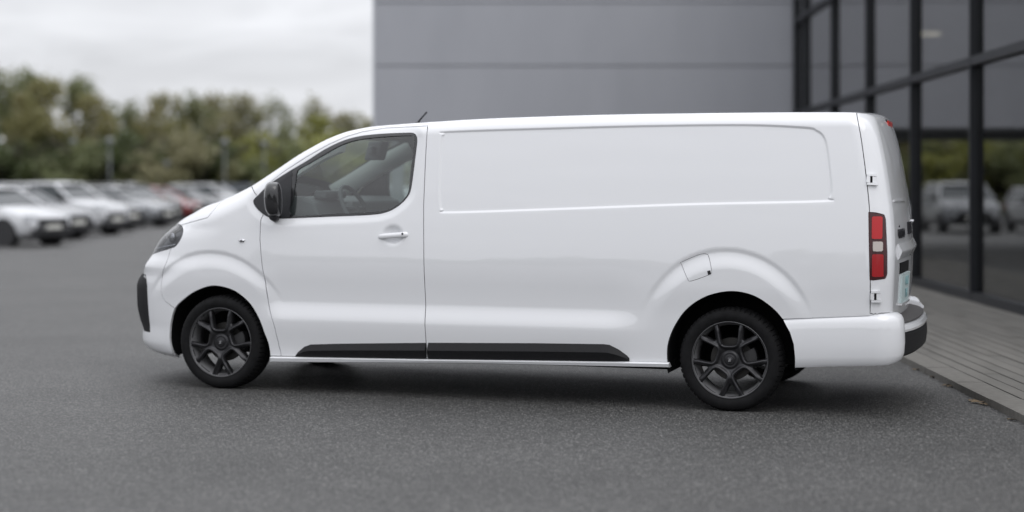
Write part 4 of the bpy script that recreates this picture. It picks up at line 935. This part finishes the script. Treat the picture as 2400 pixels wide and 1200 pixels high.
def car_meshes(kind):
    L, W, H, low, (g0, g1, g2, g3), belt = KINDS[kind]
    out = {}
    xs = np.unique(np.round(np.concatenate([np.linspace(0, .4, 7), np.linspace(.4, L-.4, 18), np.linspace(L-.4, L, 7)]), 3))
    topz = np.interp(xs, [p[0] for p in low]+[g3, L-.12, L-.02, L], [p[1] for p in low]+[belt+.02, belt, .75, .45])
    rows = []
    for x, zt in zip(xs, topz):
        e = min(x, L-x); hw = W/2*(1-.30*(1-min(1, e/.75))**2.4); zb = .24+.12*(1-min(1, e/.25)); r = []
        prof = [(0, zb), (.80, zb), (.93, zb+.05), (.985, zb+.16), (1.0, min(zb+.32, zt-.1)), (.985, max(zt-.14, zb+.1)), (.95, zt-.05), (.86, zt-.008), (.6, zt+.012), (0, zt+.02)]
        r = [(x, -k*hw, z) for k, z in prof]+[(x, k*hw, z) for k, z in prof[::-1][1:]]; rows.append(r)
    mb = MB(); mb.grid(rows, flip=False); mb.add(rows[0], [tuple(range(len(rows[0])))[::-1]]); mb.add(rows[-1], [tuple(range(len(rows[0])))])
    # roof and pillars
    yb, yt = W/2*.93, W/2*.74; P = [(g0, yb, belt-.02), (g1, yt, H-.07), (g2, yt, H-.08), (g3, yb, belt-.02)]
    rows = []
    for k, f in ((-1, 0), (-.6, .03), (0, .05), (.6, .03), (1, 0)):
        rows.append([(g1-.10-.04*(1-k*k), yt*k, H-.085+f*.3), (g1+.12, yt*k*.98, H-.04+f), ((g1+g2)/2, yt*k*.98, H-.03+f*.8), (g2-.1, yt*k*.98, H-.05+f), (g2+.06, yt*k, H-.10+f*.3)])
    mb.grid(rows, flip=True)
    for s_ in (-1, 1):
        for (a, b) in ((P[0], P[1]), (P[3], P[2])): mb.tube([(a[0], a[1]*s_, a[2]), (b[0], b[1]*s_, b[2]+.01)], .045, 6)
        mb.tube([(P[1][0], yt*s_, H-.065), (P[2][0], yt*s_, H-.075)], .045, 6)
        xm = (g1+g2)/2-.1; mb.tube([(xm, yb*s_, belt), (xm, yt*s_, H-.08)], .04, 6)
    out['body'] = (mb, True)
    def quad(a, b, c, d, m=4):
        mb = MB(); a, b, c, d = map(Vector, (a, b, c, d)); G_ = []
        for i in range(m+1):
            u = i/m; G_.append([tuple((a.lerp(b, u)).lerp(d.lerp(c, u), j/m)) for j in range(m+1)])
        mb.grid(G_); return mb
    out['windscreen'] = quad((g0-.01, -yb*.95, belt), (g0-.01, yb*.95, belt), (g1, yt*.95, H-.07), (g1, -yt*.95, H-.07)), True
    out['rear_window'] = quad((g3+.01, -yb*.95, belt), (g3+.01, yb*.95, belt), (g2+.02, yt*.95, H-.08), (g2+.02, -yt*.95, H-.08)), True
    for s_ in (-1, 1): out['side_window', s_] = quad((g0+.06, s_*yb, belt), (g3-.06, s_*yb, belt), (g2-.02, s_*(yt+.01), H-.09), (g1+.04, s_*(yt+.01), H-.09)), True
    mb = MB(); mb.prism([(.006, .47), (-.006, .60), (.02, .68), (.08, .47)], -.50, .50); out['grille'] = mb, False
    mb = MB(); mb.box(-.012, .10, -.66, .66, .25, .43); out['lower_intake'] = mb, False
    mb = MB(); mb.box(-.02, .01, -.26, .26, .42, .53); out['number_plate'] = mb, False
    for s_ in (-1, 1):
        z = KINDS[kind][3][2][1]-.10; mb = MB(); V = [(.03, s_*.48, z-.06), (.035, s_*.52, z+.05), (.20, s_*W/2*.90, z+.08), (.16, s_*W/2*.90, z-.05)]; V += [(x+.12, y*.95, q) for x, y, q in V]; mb.add(V, [(0, 1, 2, 3), (4, 7, 6, 5), (0, 4, 5, 1), (1, 5, 6, 2), (2, 6, 7, 3), (3, 7, 4, 0)]); out['headlight', s_] = mb, False
        mb = MB(); mb.box(L-.16, L-.02, min(s_*W*.33, s_*W*.455), max(s_*W*.33, s_*W*.455), belt-.22, belt-.03); out['tail_light', s_] = mb, False
        mb = MB(); rows = [[(g0+.28+.07*c*k, s_*(W/2+.07)+.09*k*q, belt+.04+.06*k*z) for c, q, z in ((1, 1, 1), (1, -1, 1), (1, -1, -1), (1, 1, -1), (1, 1, 1))] for k in (.6, 1)]; mb.box(g0+.22, g0+.36, s_*(W/2+.07)-.10, s_*(W/2+.07)+.10, belt-.02, belt+.11); out['door_mirror', s_] = mb, False
        mb = MB()
        mb.box(L*.40, L*.44, s_*W/2*.985-.008, s_*W/2*.985+.008, belt-.16, belt-.13); mb.box(.42, L-.42, s_*W/2*.97-.02, s_*W/2*.97+.012, .22, .36); out['sill_trim', s_] = mb, False
    return out
CM = {'windscreen': 'carglass', 'rear_window': 'carglass', 'side_window': 'carglass', 'grille': 'carblack', 'lower_intake': 'carblack', 'number_plate': 'carplate', 'headlight': 'carlamp', 'tail_light': 'carred', 'sill_trim': 'carblack', 'door_mirror': 'carblack'}
mb = MB(); mb.lathe([(.19, -.09), (.30, -.10), (.325, -.07), (.325, .07), (.30, .10), (.19, .09)], 28, flip=True); car_tyre = mb.mesh('tyre', [M['cartyre']], smooth=True)
mb = MB(); mb.lathe([(.20, -.085), (.195, -.06), (.05, -.07), (0, -.075)], 20, flip=True); mb.lathe([(0, .075), (.05, .07), (.195, .06), (.20, .085)], 20, flip=True)
for k in range(5):
    a = 2*math.pi*k/5
    for s_ in (-1, 1): mb.tube([(0, s_*.08, 0), (.19*math.cos(a), s_*.085, .19*math.sin(a))], [.035, .022], 5)
car_rim = mb.mesh('rim', [M['carrim']], smooth=True)
mb = MB(); mb.lathe([(0, -.115), (.37, -.115), (.37, .115), (0, .115)], 28); car_arch = mb.mesh('wheel_arch', [M['carblack']])
def car(kind, colour, x, y, head, label, group=None):
    """x,y: the middle of the nose on the ground; head: direction the nose points, degrees from +X"""
    if kind not in CARME:
        CARME[kind] = {k: mb.mesh('car_'+kind, [M[CM[k if isinstance(k, str) else k[0]]] if (k if isinstance(k, str) else k[0]) in CM else PAINT['white']], auto=38 if sm_ else None) for k, (mb, sm_) in car_meshes(kind).items()}
    L, W, H = KINDS[kind][:3]
    root = empty('parked_car', (x, y, 0), R(head)+math.pi, label, 'car', group)
    for k, me in CARME[kind].items():
        n_ = k if isinstance(k, str) else k[0]
        if n_ == 'body':
            key = (kind, colour)
            if key not in CARME: pass
            o = link('body', me, root)
            o.material_slots[0].link = 'OBJECT'; o.material_slots[0].material = PAINT[colour]
        else: o = link(n_, me, root)
    for wx in (.80, L-.85):
        for s_ in (-1, 1):
            link('wheel_arch', car_arch, root, (wx, s_*(W/2-.105), .33))
            wo = link('wheel', car_tyre, root, (wx, s_*(W/2-.105), .325)); link('rim', car_rim, wo)
    return root
ROW = 'cars parked in the row across the car park'
cars = [
 ('hatch', 'white', -11.2, 38.6, -26, 'white hatchback nearest the camera at the left edge of the car park'),
 ('saloon', 'silver', -11.9, 43.4, -22, 'silver saloon car parked directly behind the nearest white hatchback'),
 ('suv', 'white', -11.9, 47.6, -20, 'white sport utility car with dark lower grille, third from the left edge'),
 ('hatch', 'grey', -12.6, 52.6, -20, 'small dark grey car parked just past the white sport utility car'),
 ('estate', 'silver', -12.4, 57.0, -18, 'silver estate car fifth along the row of parked cars'),
 ('suv', 'black', -13.2, 62.0, -16, 'black sport utility car parked beyond the silver estate car'),
 ('hatch', 'red', -13.2, 66.5, -14, 'dark red hatchback, the only red car of the row, near the van bonnet'),
 ('estate', 'grey', -13.0, 71.5, -14, 'dark grey estate car seen just above the van headlight'),
 ('suv', 'white', -12.8, 77.0, -14, 'white sport utility car farthest along behind the van bonnet'),
 ('suv', 'blue', -11.4, 80.5, -12, 'dark blue car at the far end of the row beside the van windscreen'),
 ('suv', 'grey', -17.6, 73.0, 12, 'dark grey sport utility car parked in the second row behind the others'),
 ('estate', 'white', -21.6, 76.0, 8, 'white estate car at the back row below the trees'),
 ('saloon', 'black', -16.9, 43.0, -22, 'black saloon car at the left edge behind the white hatchback')]
for a in cars: car(*a, group=ROW)
for kd, cl, x_, y_, hd, lb in (('hatch', 'white', 1.5, 49.0, -90, 'white hatchback parked beyond the undercroft and mirrored in the glass wall'), ('suv', 'silver', -1.3, 49.4, -90, 'silver car parked beyond the undercroft, mirrored in the glass wall'), ('estate', 'white', -4.1, 49.2, -90, 'white estate car parked beyond the undercroft, mirrored at the right end of the glass'), ('saloon', 'grey', 4.4, 49.3, -90, 'grey saloon car parked beyond the undercroft behind the van')):
    car(kd, cl, x_, y_, hd, lb, 'cars parked beyond the undercroft')
# ------------------------------------------------------------------ trees
def leaf_mat(nm, a, b, c):
    m = noise_mat(nm, a, b, .9, rough=(.55, .75), c3=c, scale3=.35, f3=.8); t = m.node_tree; p = t.nodes['Principled BSDF']; p.inputs['Specular IOR Level'].default_value = .3
    tr = N(t, 'ShaderNodeBsdfTranslucent'); mx = N(t, 'ShaderNodeAddShader'); t.links.new(p.inputs['Base Color'].links[0].from_socket, tr.inputs[0]); o = t.nodes['Material Output']
    t.links.new(p.outputs[0], mx.inputs[0]); t.links.new(tr.outputs[0], mx.inputs[1]); t.links.new(mx.outputs[0], o.inputs[0]); return m
LM = {'vdark': leaf_mat('dark evergreen leaves', (.018, .024, .012), (.032, .040, .018), (.03, .034, .015)),  # darkest leaf tone, for the trees mirrored in the glass wall
      'green': leaf_mat('green leaves', (.066, .078, .036), (.108, .118, .056), (.120, .118, .060)),  # tones from here to yellow green lightened to stand for haze
      'olive': leaf_mat('olive spring leaves', (.100, .098, .042), (.155, .148, .066), (.15, .13, .07)),
      'brown': leaf_mat('brown green twigs', (.105, .098, .055), (.155, .145, .085), (.12, .125, .06)),
      'bright': leaf_mat('yellow green leaves', (.115, .120, .034), (.170, .170, .055), (.11, .12, .03)),
      'dark': leaf_mat('dark hedge leaves', (.035, .046, .020), (.062, .078, .032), (.05, .055, .02))}
M['bark'] = noise_mat('bark', (.05, .042, .034), (.10, .088, .072), 6, rough=(.85, .95), bump=.4)
def crown_mesh(seed, h, w_, n, dens, size, low=.12):
    rg = random.Random(seed); V = []; Fc = []
    lumps = []
    for i in range(34):
        z = rg.uniform(low, 1); rmax = w_/2*math.sin(math.pi*min(1, (z-low*.6)/(1.02-low*.6))**.75)**.7 if z < 1 else .1
        a = rg.random()*6.28; r = rmax*math.sqrt(rg.random())*.9; lumps.append((r*math.cos(a), r*math.sin(a), z*h*.94, rg.uniform(.45, .95)*w_*.20))
    for i in range(n):
        l = rg.choice(lumps); a = rg.random()*6.283; c = rg.uniform(-1, 1); rr_ = l[3]*rg.random()**.45*rg.choice((1, 1, 1, 1.25)); q = math.sqrt(1-c*c)
        p = Vector((l[0]+rr_*q*math.cos(a), l[1]+rr_*q*math.sin(a), max(.15, l[2]+rr_*c*.85)))
        s_ = size*rg.uniform(.6, 1.4); e = Euler((rg.uniform(-1.2, 1.2), rg.uniform(-1.2, 1.2), rg.random()*6.28)).to_matrix(); b = len(V)
        for x, y in ((-.5, 0), (0, -.35), (.55, 0), (0, .35)): V.append(tuple(p+e@Vector((x*s_, y*s_, 0))))
        Fc.append((b, b+1, b+2, b+3))
    return V, Fc
def trunk_mesh(seed, h, w_):
    rg = random.Random(seed+99); mb = MB(); top = h*.8; P = [(rg.uniform(-.1, .1)*k, rg.uniform(-.1, .1)*k, top*k/6) for k in range(7)]
    mb.tube(P, [max(.03, .17*h/8*(1-k/6.6)) for k in range(7)], 7)
    for i in range(11):
        k = rg.uniform(.22, .92); b = Vector((0, 0, top*k)); a = rg.random()*6.28; l = w_*.42*(1.1-k*.5); d = Vector((math.cos(a), math.sin(a), rg.uniform(.5, 1.2)))
        mb.tube([b, b+d*l*.5, b+d*l*.8+Vector((0, 0, l*.2))], [.07*(1.2-k), .04*(1.2-k), .012], 5)
        for j in range(3):
            c0 = b+d*l*rg.uniform(.4, .7); d2 = Vector((math.cos(a+rg.uniform(-1, 1)), math.sin(a+rg.uniform(-1, 1)), rg.uniform(.4, 1.4))); mb.tube([c0, c0+d2*l*.35], [.025, .008], 4)
    return mb
VAR = {}
for k, (h, w_, n, size, low) in {'full': (8, 7.2, 5600, .30, .06), 'full2': (8, 6.4, 4600, .30, .06), 'airy': (8, 5.6, 2600, .26, .30), 'thin': (8, 4.6, 1500, .22, .35), 'bush': (3.4, 5.4, 4500, .26, .02)}.items():
    V, Fc = crown_mesh(sum(map(ord, k)), h, w_, n, 1, size, low); VAR[k] = (mesh('crown', V, Fc, [LM['green']]), trunk_mesh(len(k)*7, h, w_).mesh('trunk', [M['bark']], smooth=True), h)
def tree(kind, col, px_, Y, h, label, wk=1.0, rz=0, name=None, cat='tree', group='trees along the far side of the car park'):
    cm, tm, h0 = VAR[kind]; s_ = h/h0; X = (px_-1200)/3700*Y
    root = empty(name or 'tree', (X, Y, 0), rz, label, cat, group)
    o = link('crown', cm, root, scale=(s_*wk, s_*wk, s_)); o.material_slots[0].link = 'OBJECT'; o.material_slots[0].material = LM[col]
    link('trunk', tm, root, scale=(s_*wk, s_*wk, s_)); return root
TG = [
 (-40, 92, 8.3, 'full', 'green', 1.0, 'tall green tree at the very left edge of the tree line'),
 (62, 96, 8.5, 'airy', 'green', 1.15, 'tall loose green tree with sky showing through, second from the left'),
 (105, 91, 8.0, 'full2', 'olive', .9, 'tall olive green tree beside the loose tree at the left'),
 (185, 97, 8.1, 'airy', 'green', 1.2, 'rounded tree with sky gaps, just right of the tallest left trees'),
 (215, 92, 7.1, 'full2', 'olive', .8, 'olive tree standing behind the second white car'),
 (300, 94, 6.3, 'full', 'green', .75, 'low green tree in the dip of the tree line'),
 (385, 93, 7.2, 'full2', 'olive', .85, 'yellowish olive tree with broad top left of centre'),
 (455, 96, 6.9, 'full', 'green', .75, 'green tree between the olive tree and the brownish one'),
 (505, 98, 7.2, 'airy', 'brown', 1.0, 'brownish thin crowned tree above the van headlight'),
 (565, 93, 6.9, 'airy', 'brown', 1.1, 'brown twiggy tree with open top above the van bonnet'),
 (560, 96, 5.4, 'full', 'brown', .8, 'low brown green tree in front of the twiggy tree'),
 (640, 97, 7.2, 'thin', 'green', 1.1, 'slim open crowned tree with much sky behind it'),
 (655, 92, 4.9, 'full', 'green', .8, 'low dark green tree beside the van windscreen'),
 (745, 93, 5.9, 'full2', 'bright', .85, 'yellow green tree just left of the grey building'),
 (745, 100, 7.3, 'thin', 'brown', 1.0, 'bare topped thin tree behind the yellow green tree'),
 (815, 95, 5.9, 'airy', 'brown', 1.2, 'thin brownish tree beside the grey building corner'),
 (860, 92, 5.2, 'full', 'olive', .8, 'low olive tree touching the grey building corner')]
for i, (px_, Y, h, kd, cl, wk, lb) in enumerate(TG): tree(kd, cl, px_, Y, h, lb, wk, i*1.7)
BG = [(-30, 'dark'), (50, 'dark'), (130, 'dark'), (205, 'green'), (290, 'dark'), (375, 'green'), (440, 'brown'), (520, 'dark'), (600, 'bright'), (690, 'green'), (775, 'bright'), (850, 'green')]
BL = ['at the left edge of the frame', 'behind the first white car roof', 'behind the silver car', 'left of the first lamp post', 'between the lamp posts at the left', 'behind the middle of the car row', 'with brownish leaves above the red car', 'behind the lamp post near the van bonnet', 'yellow green, right behind the van bonnet', 'behind the van windscreen', 'yellow green, hidden partly by the van roof', 'at the foot of the grey building corner']
for i, (px_, cl) in enumerate(BG): tree('bush', cl, px_, 88+(i % 3), 3.7 if i % 2 else 4.2, 'dense %s shrub %s' % ({'dark': 'dark green', 'green': 'green', 'brown': 'brown', 'bright': 'light'}[cl], BL[i]), 1.15, i*2.1, name='shrub', cat='shrub', group='shrubs below the trees')
# the belt of trees goes on to the right behind the building, where the glass wall mirrors it
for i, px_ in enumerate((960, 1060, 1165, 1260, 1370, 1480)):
    tree(('full', 'full2')[i % 2], 'vdark', px_, 93, 6.8, 'dark'+' tree beyond the undercroft, '+['first','second','third','fourth','fifth','last'][i]+' of those hidden behind the van from the left', 1.0, i*1.3, group='trees hidden behind the van and building')
# ------------------------------------------------------------------ lamp posts
M['post'] = mat('galvanised post', (.14, .15, .15), .5, .3)
mb = MB(); mb.tube([(0, 0, 0), (0, 0, 3.6)], [.055, .04], 10); post_me = mb.mesh('post', [M['post']], smooth=True)
mb = MB(); mb.lathe([(0, 3.98), (.18, 3.92), (.26, 3.80), (.24, 3.66), (.10, 3.60), (0, 3.60)], 20, axis='z', flip=True); head_me = mb.mesh('lamp_head', [mat('lamp globe', (.17, .18, .18), .4)], smooth=True)
for px_, Y, lb, k in ((257, 80, 'pale lamp post standing behind the white cars, first from the left', 1.0), (527, 82, 'pale lamp post above the van bonnet', 1.0), (392, 86, 'shorter pale lamp post in front of the olive tree', .72), (619, 86, 'pale lamp post nearest the van windscreen', 1.0), (172, 88, 'thin grey lamp post left of the first pale one', 1.05)):
    r = empty('lamp_post', ((px_-1200)/3700*Y, Y, 0), 0, lb, 'lamp post', 'lamp posts along the tree line'); link('post', post_me, r, scale=(1.0, 1.0, k)); link('lamp_head', head_me, r, scale=(.72, .72, k))
# ------------------------------------------------------------------ dead leaves by the kerb
M['leaf'] = noise_mat('dead leaf', (.08, .055, .032), (.15, .11, .065), 30)
rng = random.Random(9)
def leaf_me(seed):
    rg = random.Random(seed); mb = MB(); V = []
    for k in range(10): a = 6.283*k/10; r = (.035 if k % 2 else .020)*rg.uniform(.8, 1.25); V.append((r*math.cos(a)*1.5, r*math.sin(a), rg.uniform(.004, .018)))
    V.append((0, 0, .006)); mb.add(V, [(k, (k+1) % 10, 10) for k in range(10)]); return mb.mesh('dead_leaf', [M['leaf']])
LF = [leaf_me(i) for i in range(3)]
for i, (px_, py_, lb) in enumerate(((2303, 946, 'largest curled brown leaf lying by the kerb at the lower right'), (2318, 950, 'brown leaf touching the largest curled leaf'), (2288, 941, 'small brown leaf left of the largest curled leaf'), (2198, 886, 'single brown leaf by the kerb below the van bumper'), (2228, 905, 'pale brown leaf between the two leaf groups at the kerb'), (2238, 908, 'tiny leaf scrap next to the pale brown leaf'), (2382, 986, 'brown leaf at the kerb by the right edge'), (2155, 868, 'small leaf near the rear bumper corner at the kerb'))):
    Y = 1.46*3700/(py_-437); X = (px_-1200)/3700*Y; o = link('dead_leaf', LF[i % 3], None, (X-.03, Y, .002), (0, 0, rng.random()*6), (1.15, 1.15, 1.15) if i == 0 else (.8, .8, .8)); tag(o, lb, 'leaf', 'dead leaves by the kerb')

# ------------------------------------------------------------------ far-off wood behind the camera (mirrored softly in the van's paint)
rg = random.Random(77); V = []; Fc = []
for i in range(9000):
    x = rg.uniform(-110, 90); hh = 5.5+2.2*math.sin(x*.13)+1.4*math.sin(x*.37+1)+rg.random(); y = -62+rg.uniform(-4, 4)
    p = Vector((x, y, max(.3, hh*rg.random()**.6))); e = Euler((rg.uniform(-1.2, 1.2)+1.57, 0, rg.random()*6.28)).to_matrix(); b = len(V)
    for u, q in ((-.6, 0), (0, -.5), (.6, 0), (0, .5)): V.append(tuple(p+e@Vector((u*1.3, q*1.3, 0))))
    Fc.append((b, b+1, b+2, b+3))
o = link('wood', mesh('wood', V, Fc, [LM['dark']])); tag(o, 'far-off wood behind the viewer, mirrored faintly in the van paint', 'wood', kind='stuff')
